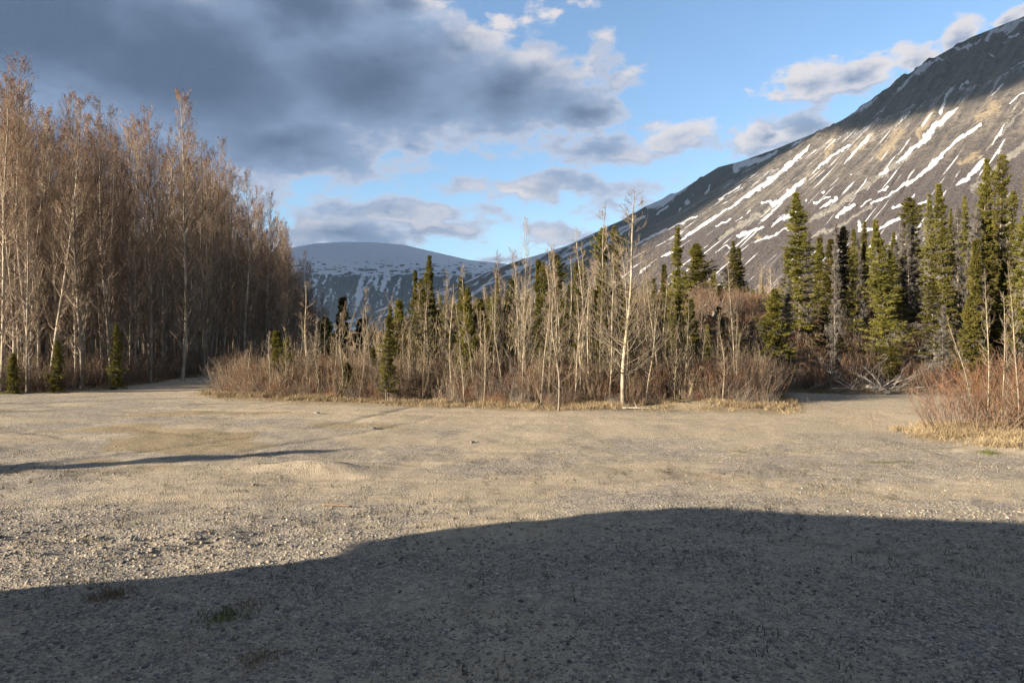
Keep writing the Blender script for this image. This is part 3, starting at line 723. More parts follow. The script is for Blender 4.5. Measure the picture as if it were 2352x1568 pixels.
# ------------------------------------------------------------------ spruces
def spruce(seed, h, width, dens=1.0, grey=0.0, bare=0.08, top_club=0.0, needles=True):
    """narrow northern spruce: whorls of drooping boughs carrying needle sprays; grey = share of dead, lichen hung boughs"""
    r = np.random.default_rng(seed)
    tb, cb = MB(), MB()
    k = 10; t = np.linspace(0, 1, k)
    ph = r.uniform(0, 6.28, 2)
    trunk = np.stack([0.012*h*np.sin(t*3+ph[0])-0.012*h*np.sin(ph[0]), 0.012*h*np.sin(t*3+ph[1])-0.012*h*np.sin(ph[1]), t*h-0.15*(t == 0)], -1)
    rad = 0.0095*h*(1-t)+0.010
    tb.tubes(trunk, rad, 6)
    def at(f): return np.stack([np.interp(f, t, trunk[:, j]) for j in range(3)], -1)
    nb = int(58*h*dens)
    f = np.sort(bare+(0.995-bare)*r.random(nb)**0.92)
    # whorls with gaps between
    f = f+0.010*np.sin(f*h*2*pi/0.42+r.uniform(0, 6))
    az = r.uniform(0, 2*pi, nb)
    side = 1+0.28*np.sin(az+r.uniform(0, 6))*np.sin(f*9+r.uniform(0, 6))+0.22*np.sin(az*2+f*14)
    prof = (1-f)**0.72*(0.75+0.25*np.sin(f*23+ph[0]))+0.05+top_club*np.exp(-((f-0.9)/0.06)**2)*0.4
    L = width*0.5*prof*np.clip(side, 0.4, 1.5)*r.uniform(0.55, 1.25, nb)*np.where(r.random(nb) < 0.06, 1.5, 1.0)
    L = np.maximum(L, 0.10)
    a0 = np.radians(70+38*(1-f)+r.normal(0, 9, nb)-28*sst(f, 0.8, 1.0)); a1 = a0-np.radians(r.uniform(15, 45, nb))
    def dirs(az, a): return np.stack([np.sin(a)*np.cos(az), np.sin(a)*np.sin(az), np.cos(a)], -1)
    B = bez(at(f), dirs(az, a0), dirs(az, a1), L, 4)
    Rb = np.repeat(np.array([[0.012, 0.010, 0.007, 0.004]]), nb, 0)*(0.6+L/width)[:, None]
    dead = r.random(nb) < (grey*(1.25-0.75*f) if grey < 1 else 2)
    for sel_, mt in ((~dead, 1), (dead, 2)):
        if sel_.any(): cb.tubes(B[sel_], Rb[sel_], 3, mat=1 if mt == 1 else 2)
    # sprays: side twigs in the plane of the bough, hanging a little
    nt_ = 11
    ti = np.repeat(np.arange(nb), nt_); n = len(ti)
    s = r.uniform(0.12, 1.0, n)*3; i0 = np.minimum(s.astype(int), 2); fr = (s-i0)[:, None]
    A = B[ti, i0]*(1-fr)+B[ti, i0+1]*fr
    tang = unit(B[ti, i0+1]-B[ti, i0]); lat = unit(np.cross(tang, np.array([0, 0, 1.0])))*np.where(r.random(n) < 0.5, 1, -1)[:, None]
    dv = unit(tang*0.8+lat*r.uniform(0.3, 1.1, n)[:, None]+np.array([0, 0, -0.25])*r.uniform(0, 1.4, n)[:, None])
    TL = np.clip(L[ti]*0.42*(1.1-0.25*s), 0.07, 0.42)*r.uniform(0.6, 1.2, n)
    dd = dead[ti]
    # living: needle tufts (thin triangles set round the twig)
    lv = ~dd
    Al, dl, Tl = A[lv], dv[lv], TL[lv]
    if len(Al) and needles:
        nn = 10
        ii = np.repeat(np.arange(len(Al)), nn); m = len(ii)
        q = r.random(m)
        base = Al[ii]+dl[ii]*(Tl[ii]*q)[:, None]
        rnd = unit(r.normal(0, 1, (m, 3)))
        nd = unit(dl[ii]*0.9+rnd*0.85+np.array([0, 0, 0.12]))
        ln = r.uniform(0.055, 0.115, m)
        wd = unit(np.cross(nd, unit(r.normal(0, 1, (m, 3)))))*0.017
        v = np.stack([base-wd, base+wd, base+nd*ln[:, None]], 1).reshape(-1, 3)
        cb.add(v, t=np.arange(3*m).reshape(-1, 3), mat=0)
        # the bough tips
        ii = np.repeat(np.where(~dead)[0], 12); m = len(ii)
        base = B[ii, 3]*0.75+B[ii, 2]*0.25+r.normal(0, 0.03, (m, 3)); nd = unit(unit(B[ii, 3]-B[ii, 2])+0.8*unit(r.normal(0, 1, (m, 3))))
        wd = unit(np.cross(nd, unit(r.normal(0, 1, (m, 3)))))*0.012
        v = np.stack([base-wd, base+wd, base+nd*r.uniform(0.05, 0.1, m)[:, None]], 1).reshape(-1, 3)
        cb.add(v, t=np.arange(3*m).reshape(-1, 3), mat=0)
    # dead: bare hanging twigs
    if dd.any():
        Ad, d_, Td = A[dd], dv[dd], TL[dd]*1.35
        d_ = unit(d_+np.array([0, 0, -0.8])); m = len(Ad)
        TW = bez(Ad, d_, unit(d_+np.array([0, 0, -0.8])), Td, 3)
        cb.tubes(TW, np.repeat(np.array([[0.007, 0.006, 0.003]]), m, 0), 3, mat=2)
        ii = np.repeat(np.arange(m), 3); mm = len(ii)
        b2 = TW[ii, 1]; e2 = b2+unit(r.normal(0, 1, (mm, 3))+np.array([0, 0, -0.6]))*r.uniform(0.06, 0.16, mm)[:, None]
        cb.tubes(np.stack([b2, e2], 1), np.repeat(np.array([[0.005, 0.003]]), mm, 0), 3, mat=2)
    return tb.mesh('spruce_trunk', (M_SBARK,), True), cb.mesh('spruce_crown', (M_NEEDLE, M_SBARK, M_LICHEN), False), h, width
SPR = [spruce(400, 9, 2.3, 1.0, 0.06), spruce(401, 9, 1.9, 0.9, 0.16, 0.12), spruce(402, 9, 2.7, 1.1, 0.08), spruce(403, 9, 1.7, 0.85, 0.25, 0.15, 0.8), spruce(404, 9, 2.1, 0.95, 0.4, 0.1)]
SPS = [spruce(420, 4, 1.3, 1.2, 0.03, 0.04), spruce(421, 4, 1.6, 1.25, 0.05, 0.03), spruce(422, 4, 1.05, 1.1, 0.08, 0.05)]
SPD = [spruce(440, 8, 1.9, 0.6, 1.0, 0.08), spruce(441, 8, 1.5, 0.55, 1.0, 0.1)]

def place_spruce(proto, x, y, h, width, label, group=None, lean=(0, 0), r=random.Random(11), name='spruce_tree'):
    tm, cm, h0, w0 = proto
    s = h/h0; w = width/w0
    e = empty(name, (x, y, float(zg(x, y))-0.04), r.uniform(0, 6.28), (w, w, s), lean[0], lean[1])
    tag(e, label, 'tree', group); obj('trunk', tm, e); obj('crown', cm, e)
    return e
def spruce_px(proto, px, ytop, Y, wpx, label, group=None, leanpx=0, name='spruce_tree'):
    top = P(px, ytop, Y); x = top[0]-leanpx/F*Y*-1.0 if leanpx else top[0]
    h = top[2]-float(zg(x, Y))
    ry = atan2(top[0]-x, h)
    return place_spruce(proto, x, Y, h/cos(ry), wpx/F*Y, label, group, (0, ry), name=name)

def between(px, named, what):
    """words for the place of an unnamed stem between two named ones"""
    named = sorted(named)
    lo = [n for n in named if n[0] <= px]; hi = [n for n in named if n[0] > px]
    if lo and hi: return what+', between the '+lo[-1][1]+' and the '+hi[0][1]
    return what+(', right of the '+lo[-1][1] if lo else ', left of the '+hi[0][1])
THICKET_NAMED = [(575, 'left tip sapling'), (640, 'young green spruce'), (697, 'broad bare poplar'), (800, 'low front spruce'), (885, 'crooked sapling'), (978, 'leading spruce'), (1062, 'thin tipped spruce'), (1130, 'left leaning poplar'), (1213, 'tallest pale poplar'), (1283, 'forward standing poplar'), (1330, 'fine tipped poplar'), (1435, 'wide spreading poplar'), (1550, 'tall narrow spruce'), (1690, 'lone pale stem')]
BANK_NAMED = [(1776, 'dense young spruce'), (1836, 'tallest bank spruce'), (1908, 'pale trunked spruce'), (1952, 'touching pair'), (2003, 'sweeping heavy spruce'), (2083, 'ragged spruce'), (2150, 'half dead spruce'), (2236, 'slim pointed spruce'), (2307, 'tall narrow spruce'), (2345, 'edge-cut spruce')]
# right hand bank (px of the tip, depth, crown width px)
R_ = [
 (SPR[0], 1550, 525, 35, 62, 'tall narrow spruce at the right end of the poplar thicket', 0),
 (SPS[0], 1528, 615, 36.5, 40, 'short spruce close against the left of a tall narrow spruce', 0),
 (SPS[1], 1605, 562, 46, 74, 'broad cone shaped spruce alone on the brushy terrace', 0),
 (SPR[2], 1678, 556, 46, 50, 'left one of the spruce pair on the brushy terrace', 0),
 (SPR[1], 1704, 570, 47, 40, 'right one of the spruce pair on the brushy terrace', 0),
 (SPS[2], 1652, 655, 44, 30, 'small spruce at the lip of the brushy terrace', 0),
 (SPR[0], 1836, 447, 37, 100, 'tallest full crowned spruce at the left end of the bank', 0),
 (SPS[1], 1776, 668, 33, 78, 'dense young spruce at the bank foot beside a grey dead spruce', 0),
 (SPS[2], 1880, 548, 40, 34, 'thin spruce top just right of the tallest bank spruce', 0),
 (SPR[1], 1908, 553, 34.5, 66, 'spruce with pale trunk showing between its sparse boughs', 0),
 (SPR[3], 1944, 520, 38, 44, 'left of two spruces with touching tips above the bank', 0),
 (SPR[1], 1961, 527, 36.5, 40, 'right of two spruces with touching tips above the bank', 0),
 (SPR[2], 2003, 512, 33, 84, 'heavy spruce whose boughs sweep down to the gravel', 45),
 (SPR[0], 2050, 580, 37, 74, 'dark rounded spruce shading the bank hollow', 0),
 (SPR[3], 2083, 452, 38.5, 70, 'tall spruce with ragged outline above the bank hollow', 0),
 (SPR[4], 2137, 450, 37, 50, 'half dead spruce with rusty upper boughs', 0),
 (SPR[0], 2168, 424, 36, 74, 'tall dark spruce next to the half dead one', 0),
 (SPR[4], 2150, 640, 32.5, 90, 'sparse spruce with bare grey lower boughs at bank foot', 0),
 (SPS[2], 2236, 556, 33, 48, 'slim pointed young spruce in front of grey dead trees', 0),
 (SPR[0], 2258, 368, 36.5, 74, 'tall spruce with a snow gully directly behind its tip', 0),
 (SPR[3], 2307, 356, 36, 56, 'tallest narrow spruce near the right picture edge', 0),
 (SPR[1], 2345, 400, 33, 80, 'spruce cut by the right picture edge', 0),
 (SPR[2], 2290, 600, 34, 90, 'bushy spruce low on the bank at right', 0),
 (SPS[1], 2225, 690, 30.8, 66, 'young spruce beside the leaning bleached pole', 0),
 (SPS[0], 2050, 795, 31.2, 40, 'scrubby spruce sapling below the pale boulder', 0),
 (SPS[2], 1655, 705, 36, 30, 'slim spruce sapling under the terrace, tallest of the row', 0),
 (SPS[2], 1625, 745, 35, 22, 'pencil thin spruce sapling under the terrace', 0),
 (SPS[0], 1700, 760, 36, 30, 'short spruce sapling under the terrace next to grey brush', 0),
 (SPS[0], 1602, 740, 34, 26, 'spruce sapling among poplar stems below the terrace stump', 0),
 (SPR[2], 2420, 380, 34, 100, 'spruce standing outside the right picture edge', 0),
 (SPR[0], 2480, 350, 38, 90, 'tall spruce well outside the right picture edge', 0),
]
for pr, px, yt, Y, w, lab, ln in R_: spruce_px(pr, px, yt, Y, w*1.38, lab, 'spruces on the bank', ln)
rf = random.Random(44)
for k in range(24):
    px = rf.uniform(1800, 2420); Y = rf.uniform(37, 47); yt = rf.uniform(470, 620) if px < 2200 else rf.uniform(430, 580)
    spruce_px(SPR[rf.randrange(5)], px, yt, Y, rf.uniform(42, 66), between(px, BANK_NAMED, 'rear spruce'), 'spruces at the back of the bank')
D_ = [(SPD[0], 1812, 640, 33.5, 46, 'grey dead spruce hung with lichen beside the dense young spruce'), (SPD[1], 1920, 570, 36.2, 40, 'grey dead spruce between the pale trunked spruce and the touching pair'),
      (SPD[0], 2098, 520, 37.5, 40, 'thin grey dead spruce behind the ragged spruce'), (SPD[1], 2205, 470, 35.6, 46, 'tall grey dead spruce left of the snow gully tree'),
      (SPD[0], 2245, 480, 35.0, 60, 'broad grey dead spruce right of the slim young spruce'), (SPD[0], 2165, 700, 31.0, 44, 'grey snag with stubby boughs at the bank foot'),
      (SPD[1], 1722, 735, 35.5, 30, 'small grey dead spruce on the brushy slope'), (SPD[1], 1975, 545, 37.2, 34, 'grey dead spruce top right of the touching pair'),
      (SPD[1], 2020, 560, 36.8, 36, 'grey dead spruce top behind the heavy spruce')]
for pr, px, yt, Y, w, lab in D_: spruce_px(pr, px, yt, Y, w*1.5, lab, 'dead spruces on the bank', 0, 'dead_spruce')
for k in range(11):
    px = rf.uniform(1850, 2380); spruce_px(SPD[k % 2], px, rf.uniform(480, 640), rf.uniform(33.5, 39), rf.uniform(40, 66), between(px, BANK_NAMED, 'grey lichen hung dead spruce'), 'grey dead spruces scattered on the bank', 0, 'dead_spruce')
# middle thicket
C_ = [
 (SPR[0], 978, 588, 31, 58, 'tallest spruce in the left half of the thicket'), (SPR[1], 946, 622, 32, 40, 'spruce just left of the tallest thicket spruce'),
 (SPR[1], 1062, 636, 31, 50, 'spruce with thin tip right of the tallest thicket spruce'), (SPS[0], 1102, 690, 30, 60, 'short spruce amid pale stems in the thicket centre'),
 (SPS[2], 640, 760, 28.5, 46, 'young spruce at the left end of the thicket'), (SPS[1], 662, 775, 28.2, 34, 'small spruce touching the young spruce at the thicket end'),
 (SPS[1], 800, 832, 26.6, 46, 'low green spruce at the thicket front edge'), (SPS[2], 738, 838, 27.4, 26, 'tiny spruce in red brush at the thicket front'),
 (SPR[3], 1280, 583, 33, 50, 'spruce with blunt tip behind the pale poplar stems'), (SPS[2], 1240, 600, 34, 34, 'thin spruce behind the double stemmed tall poplar'),
 (SPR[3], 1381, 524, 36, 54, 'club topped spruce left of the large spreading poplar'), (SPR[3], 1414, 518, 37, 48, 'club topped spruce just behind the large spreading poplar'),
 (SPR[1], 1185, 640, 34, 40, 'spruce left of the tallest pale poplar'), (SPS[0], 1160, 700, 30.5, 50, 'low spruce at left foot of the tallest pale poplar'),
 (SPR[2], 1345, 600, 35, 48, 'dark spruce between the two big poplars'), (SPS[2], 920, 690, 29, 44, 'slim spruce left of the leading pair in the thicket'),
 (SPS[0], 1300, 690, 31, 56, 'green spruce low behind the small front poplar'), (SPS[1], 1030, 700, 29.5, 50, 'bushy spruce between pale stems left of centre'),
 (SPS[0], 1590, 690, 33, 50, 'young spruce right of the spreading poplar'), (SPR[1], 1500, 640, 33, 40, 'spruce half hidden by boughs of the spreading poplar'),
 (SPS[2], 785, 684, 44, 44, 'dark shaded spruce standing against the snowy dome'), (SPS[1], 750, 730, 42, 70, 'dark low spruce left in front of the snowy dome'), (SPS[0], 835, 735, 43, 60, 'dark low spruce right in front of the snowy dome'),
 (SPS[1], 1560, 720, 30, 44, 'small spruce where thicket and terrace meet'), (SPS[0], 1130, 760, 27.5, 40, 'small green spruce sapling behind the front stems'), (SPS[2], 860, 800, 27.5, 30, 'spruce sapling right of the low front spruce')]
for pr, px, yt, Y, w, lab in C_: spruce_px(pr, px, yt, Y, w*1.5, lab, 'spruces in the thicket')
for k in range(26):
    px = rf.uniform(880, 1600); Y = rf.uniform(24.6, 31.5); yt = rf.uniform(630, 760)-(35 if 1150 < px < 1450 else 0)
    spruce_px((SPR+SPS)[rf.randrange(8)], px, yt, Y, rf.uniform(42, 70), between(px, THICKET_NAMED, 'half hidden spruce'), 'half hidden spruces of the thicket')
# grove foot
for px, yt, Y, w, lab in ((130, 782, 29.3, 50, 'young spruce under the grove near the left picture edge'), (268, 745, 31.5, 46, 'young spruce at the grove edge where the road begins'),
                          (30, 812, 28.8, 50, 'spruce scrub at the left picture edge')):
    spruce_px(SPS[1] if w > 45 else SPS[0], px, yt, Y, w, lab, 'young spruces under the grove')
# a slim spruce left outside the frame throws the long thin shadow over the lot
place_spruce(SPS[1], -17.6, 8.3, 3.7, 1.9, 'slim lone spruce on the lot outside the left picture edge')

# ------------------------------------------------------------------ grove of tall bare poplars
rg = random.Random(21)
pts = []
def far_enough(x, y, d): return all((x-a)**2+(y-b)**2 > d*d for a, b in pts)
SPECIAL = [  # px of base, px of top x, y, depth
 (70, 78, 150, 30.5, 'tallest poplar of the grove, near the left picture edge'), (5, 8, 178, 29.6, 'pale poplar trunk cut by the left picture edge'),
 (62, 108, 420, 29.3, 'white leaning poplar stem at the grove front'), (188, 192, 250, 31.5, 'straight poplar left of the grove middle'),
 (255, 262, 245, 33.0, 'poplar with forked top in the grove middle'), (345, 340, 262, 35, 'slender poplar right of the grove middle'),
 (418, 421, 222, 37, 'poplar with the sharp tip standing above its neighbours'), (470, 478, 330, 41, 'poplar on the grove edge sloping to the road'),
 (560, 562, 395, 49, 'poplar with a fine pointed top before the grove slopes down'), (610, 612, 450, 56, 'poplar near the far end of the grove'),
 (650, 652, 510, 62, 'slim poplar second from the far end of the grove'), (685, 690, 580, 70, 'last poplar at the far end of the grove')]
gi = 0
for bx, tx, ty_, Y, lab in SPECIAL:
    x = (bx-CX)/F*Y; top = P(tx, ty_, Y); h = top[2]-float(zg(x, Y)); ry = atan2(top[0]-x, h)
    place_poplar(GROVE_P[gi % 7], x, Y, h, lab, 'tall poplars of the left grove', (0, ry), wide=0.95); gi += 1; pts.append((x, Y))
top_line = lambda px: np.interp(px, [0, 80, 150, 240, 330, 420, 500, 560, 620, 690, 730], [185, 175, 235, 265, 270, 285, 345, 410, 470, 590, 690])
GROVE_NAMED = [(5, 'edge-cut trunk'), (70, 'tallest poplar'), (188, 'straight poplar'), (255, 'forked-top poplar'), (345, 'slender poplar'), (418, 'sharp-tipped poplar'), (470, 'road-edge poplar'), (560, 'pointed poplar'), (610, 'far-end poplar'), (685, 'last poplar')]
n_in = 0
tries = 0
while tries < 9000 and n_in < 160:
    tries += 1
    Y = 28.6+(88-28.6)*rg.random()**1.5
    xe = float(grove_x(Y))
    x = xe-abs(rg.gauss(0, 3.4))-0.2
    px = CX+x/Y*F
    if px < -30 or not far_enough(x, Y, 0.85): continue
    ytop = float(top_line(px))+rg.uniform(-12, 115)
    h = CAM_H+(CY-ytop)/F*Y
    h = min(max(h, 8.5), 17.5)*rg.uniform(0.93, 1.0)
    if rg.random() < 0.15: h *= rg.uniform(0.45, 0.75)
    front = xe-x < 2.2
    lab = between(px, GROVE_NAMED, 'bare front poplar' if front else 'inner bare poplar')
    place_poplar(GROVE_P[rg.randrange(7)], x, Y, h, lab, ('front poplars' if front else 'inner poplars')+lab.split(',')[1],
                 (rg.gauss(0, 0.045), rg.gauss(0.01, 0.045)), wide=rg.uniform(0.7, 1.0))
    pts.append((x, Y)); n_in += 1
for x, y, h, lab in ((-25.5, 17.4, 6.2, 'thin bare poplar outside the left edge, nearer the camper'), (-28.5, 20.4, 7.0, 'thin bare poplar outside the left edge, nearer the grove')):
    place_poplar(SLIM_P[1], x, y, h, lab)

# ------------------------------------------------------------------ poplars of the thicket
T_ = [  # base px, depth, top px, style, label
 (1208, 25.0, 1216, 500, OPEN_P[1], 0.42, 'tallest pale trunked poplar left of the thicket centre'), (1190, 25.6, 1196, 575, SLIM_P[0], 1, 'thin poplar hugging the left of the tallest pale trunk'),
 (1432, 23.5, 1441, 440, OPEN_P[0], 1.15, 'large poplar with wide spreading boughs from low down'), (1388, 26.0, 1402, 470, SLIM_P[2], 1.1, 'tall slender poplar left of the wide spreading one'),
 (1414, 27.0, 1428, 520, SLIM_P[4], 1, 'poplar directly behind the trunk of the spreading one'), (1283, 21.6, 1284, 640, SLIM_P[3], 1.3, 'small pale poplar standing forward on the sand edge'),
 (1330, 26.3, 1325, 520, SLIM_P[1], 1, 'slim poplar with fine tip midway between the two big poplars'), (1318, 26.8, 1340, 560, SLIM_P[5], 1, 'slightly leaning poplar midway between the two big poplars'),
 (885, 26.2, 902, 690, SLIM_P[0], 1.2, 'crooked low poplar sapling at the thicket front left'), (697, 28.0, 699, 645, SLIM_P[2], 1.6, 'broad bare poplar against the snowy dome'),
 (850, 27.0, 853, 660, SLIM_P[3], 1, 'straight pale stem left of the leading spruces'), (1020, 25.7, 1014, 640, SLIM_P[4], 1, 'pale stem right of the leading spruces'), (1040, 25.0, 1046, 650, SLIM_P[1], 1, 'thin curved stem second right of the leading spruces'),
 (1075, 25.6, 1062, 610, SLIM_P[5], 1, 'bent poplar stem in front of the thin tipped spruce'), (1150, 26.0, 1130, 580, SLIM_P[0], 1, 'poplar stem leaning left toward the sky gap'), (1255, 25.0, 1256, 560, SLIM_P[2], 1, 'poplar stem right of the tallest pale trunk'),
 (1510, 25.2, 1560, 600, SLIM_P[3], 1, 'poplar leaning right at the right end of the thicket'), (1470, 25.6, 1480, 590, SLIM_P[4], 1, 'thin poplar right beside the spreading one'), (1690, 24.9, 1745, 590, SLIM_P[5], 0.9, 'lone pale stem rising above the brush below the terrace'),
 (575, 28.5, 577, 780, SLIM_P[1], 1.3, 'low bare sapling at the left tip of the thicket'), (620, 28.0, 622, 770, SLIM_P[4], 1.2, 'second bare sapling from the left tip of the thicket')]
for bx, Y, tx, ty_, pr, wd, lab in T_:
    x = (bx-CX)/F*Y; top = P(tx, ty_, Y); h = top[2]-float(zg(x, Y)); ry = atan2(top[0]-x, h)
    place_poplar(pr, x, Y, h/cos(ry), lab, 'poplars of the thicket', (0, ry), wide=wd); pts.append((x, Y))
thick_top = lambda px: np.interp(px, [520, 580, 700, 800, 900, 1000, 1150, 1200, 1330, 1430, 1520, 1600, 1700, 1790], [850, 800, 735, 720, 700, 650, 620, 585, 580, 560, 640, 700, 745, 830])
n_th = 0; tries = 0
while n_th < 112 and tries < 5000:
    tries += 1
    x = rg.uniform(-14.5, 10.5); yf = float(thicket_front(x))
    Y = yf+0.4+abs(rg.gauss(0, 3.6))
    px = CX+x/Y*F
    if px < 540 or px > 1790 or not far_enough(x, Y, 0.42): continue
    yt = float(thick_top(px))+rg.uniform(-25, 130)
    h = CAM_H+(CY-yt)/F*Y-float(zg(x, Y))
    if h < 1.2: continue
    lab = between(px, THICKET_NAMED, 'slim front poplar' if Y-yf < 2.5 else 'slim rear poplar')
    place_poplar(SLIM_P[rg.randrange(6)], x, Y, h, lab, lab.replace('poplar,', 'poplars,', 1), (rg.gauss(0, 0.05), rg.gauss(0, 0.05)), wide=rg.uniform(0.8, 1.2))
    pts.append((x, Y)); n_th += 1
for px, Y, yt, lab in ((1688, 47, 560, 'bare pole tree right of the spruce pair on the terrace'), (1735, 45, 580, 'white dead pole on the terrace, left of two'), (1748, 44.5, 600, 'white dead pole on the terrace, right of two'), (1628, 45.5, 575, 'grey bare stem behind the lone terrace spruce'), (1780, 46, 620, 'thin grey stem left of the tallest bank spruce')):
    top = P(px, yt, Y); h = top[2]-float(zg(top[0], Y)); place_poplar(SLIM_P[3], top[0], Y, h, lab, 'bare stems on the terrace', wide=0.45)
for bx, Y, tx, yt, lab in ((2268, 16.2, 2255, 590, 'tall thin sapling rising from the red willow bush'), (2300, 16.2, 2310, 640, 'second thin sapling in the red willow bush'), (2340, 15.6, 2352, 560, 'sapling in the willow bush at the right picture edge'), (2245, 16.6, 2180, 690, 'sapling leaning left over the willow bush'), (2325, 17.2, 2335, 700, 'short sapling at the back of the willow bush')):
    x = (bx-CX)/F*Y; top = P(tx, yt, Y); h = top[2]-float(zg(x, Y)); place_poplar(SLIM_P[int(bx) % 6], x, Y, h*0.92, lab, 'saplings in the willow bush', (0, atan2(top[0]-x, h)), wide=0.62)

# ------------------------------------------------------------------ instanced masses
def scatter(name, protos, pos, rot, scl, idx, label=None):
    """one object of countless small pieces: mesh pieces set on points by geometry nodes"""
    me = bpy.data.meshes.new(name)
    n = len(pos); me.vertices.add(n); me.vertices.foreach_set('co', np.asarray(pos, np.float32).ravel())
    for k, typ, fld, a in (('rot', 'FLOAT_VECTOR', 'vector', rot), ('scl', 'FLOAT_VECTOR', 'vector', scl), ('idx', 'INT', 'value', idx)):
        at = me.attributes.new(k, typ, 'POINT'); at.data.foreach_set(fld, np.asarray(a, np.float32 if typ != 'INT' else np.int32).ravel())
    o = obj(name, me)
    g = bpy.data.node_groups.new(name, 'GeometryNodeTree')
    g.interface.new_socket('Geometry', in_out='INPUT', socket_type='NodeSocketGeometry')
    g.interface.new_socket('Geometry', in_out='OUTPUT', socket_type='NodeSocketGeometry')
    gi_ = g.nodes.new('NodeGroupInput'); go_ = g.nodes.new('NodeGroupOutput')
    g2i = g.nodes.new('GeometryNodeGeometryToInstance')
    for m in reversed(protos):
        po = bpy.data.objects.new(name+'_piece', m)
        oi = g.nodes.new('GeometryNodeObjectInfo'); oi.inputs['Object'].default_value = po; oi.inputs['As Instance'].default_value = False
        g.links.new(oi.outputs['Geometry'], g2i.inputs[0])
    iop = g.nodes.new('GeometryNodeInstanceOnPoints'); iop.inputs['Pick Instance'].default_value = True
    g.links.new(gi_.outputs[0], iop.inputs['Points']); g.links.new(g2i.outputs[0], iop.inputs['Instance'])
    for k, dt, s in (('rot', 'FLOAT_VECTOR', 'Rotation'), ('scl', 'FLOAT_VECTOR', 'Scale'), ('idx', 'INT', 'Instance Index')):
        na = g.nodes.new('GeometryNodeInputNamedAttribute'); na.data_type = dt; na.inputs[0].default_value = k
        g.links.new(na.outputs[0], iop.inputs[s])
    g.links.new(iop.outputs[0], go_.inputs[0])
    md = o.modifiers.new('scatter', 'NODES'); md.node_group = g
    return tag(o, label, kind='stuff')

def brush_clump(seed, n, h, spread, mat, br=4, upright=0.6, thick=0.006):
    r = np.random.default_rng(seed); b = MB()
    A = np.concatenate([r.normal(0, spread*0.28, (n, 2)), np.full((n, 1), -0.03)], 1)
    out = np.concatenate([A[:, :2], np.zeros((n, 1))], 1)/(spread*0.28+1e-6)
    d0 = unit(out*0.35+r.normal(0, 0.25, (n, 3))+np.array([0, 0, 1.2])); d1 = unit(d0*0.5+r.normal(0, 0.35, (n, 3))+np.array([0, 0, upright]))
    L = h*r.uniform(0.45, 1.1, n)
    B = bez(A, d0, d1, L, 5)
    b.tubes(B, np.repeat(np.array([[1.3, 1.0, 0.8, 0.6, 0.3]])*thick, n, 0), 3)
    ii = np.repeat(np.arange(n), br); m = len(ii); s = r.uniform(0.7, 3.8, m); i0 = np.minimum(s.astype(int), 3); fr = (s-i0)[:, None]
    A2 = B[ii, i0]*(1-fr)+B[ii, i0+1]*fr
    dv = unit(unit(B[ii, i0+1]-B[ii, i0])+0.7*unit(r.normal(0, 1, (m, 3)))+np.array([0, 0, 0.3]))
    T2 = bez(A2, dv, unit(dv+np.array([0, 0, 0.6])), L[ii]*r.uniform(0.18, 0.42, m), 3)
    b.tubes(T2, np.repeat(np.array([[0.75, 0.6, 0.3]])*thick, m, 0), 3)
    ii = np.repeat(np.arange(m), 2); m3 = len(ii); q = r.uniform(0.2, 0.9, m3)[:, None]
    A3 = T2[ii, 0]*(1-q)+T2[ii, 2]*q; d3 = unit(unit(T2[ii, 2]-T2[ii, 0])+0.8*unit(r.normal(0, 1, (m3, 3))))
    b.tubes(np.stack([A3, A3+d3*(L[ii//br]*r.uniform(0.06, 0.16, m3))[:, None]], 1), np.repeat(np.array([[0.5, 0.3]])*thick, m3, 0), 3)
    return b.mesh('brush', (mat,), True)
def tuft(seed, n, h, spread, mat, wid=0.004, flop=0.6):
    r = np.random.default_rng(seed); b = MB()
    A = np.concatenate([r.normal(0, spread, (n, 2)), np.full((n, 1), -0.01)], 1)
    d0 = unit(r.normal(0, 0.35, (n, 3))*np.array([1, 1, 0])+np.array([0, 0, 1])); d1 = unit(d0+r.normal(0, flop, (n, 3))*np.array([1, 1, 0.3]))
    B = bez(A, d0, d1, h*r.uniform(0.4, 1.2, n), 3)
    w = unit(np.cross(d0, r.normal(0, 1, (n, 3))))*wid
    v = np.stack([B[:, 0]-w, B[:, 0]+w, B[:, 1]+w*0.8, B[:, 1]-w*0.8, B[:, 2]], 1).reshape(-1, 3)
    i = np.arange(n)*5
    b.add(v, np.stack([i, i+1, i+2, i+3], -1), np.stack([i+3, i+2, i+4], -1))
    return b.mesh('tuft', (mat,), False)

rn = np.random.default_rng(99)
def put(xs, ys, smin, smax, npro, tilt=0.08, flat=None):
    xs = np.asarray(xs); n = len(xs); z = zg(xs, ys)
    pos = np.stack([xs, ys, z], -1)
    rot = np.stack([rn.normal(0, tilt, n), rn.normal(0, tilt, n), rn.uniform(0, 6.283, n)], -1)
    s = rn.uniform(smin, smax, n)
    scl = np.stack([s, s, s if flat is None else s*flat], -1)
    return pos, rot, scl, rn.integers(0, npro, n)

BR = [brush_clump(500+i, 34, 1.5, 0.9, M_WILLOW) for i in range(4)] + [brush_clump(510, 34, 1.5, 0.9, M_WILLOWRED), brush_clump(511, 30, 1.5, 1.0, M_GREYTWIG)]
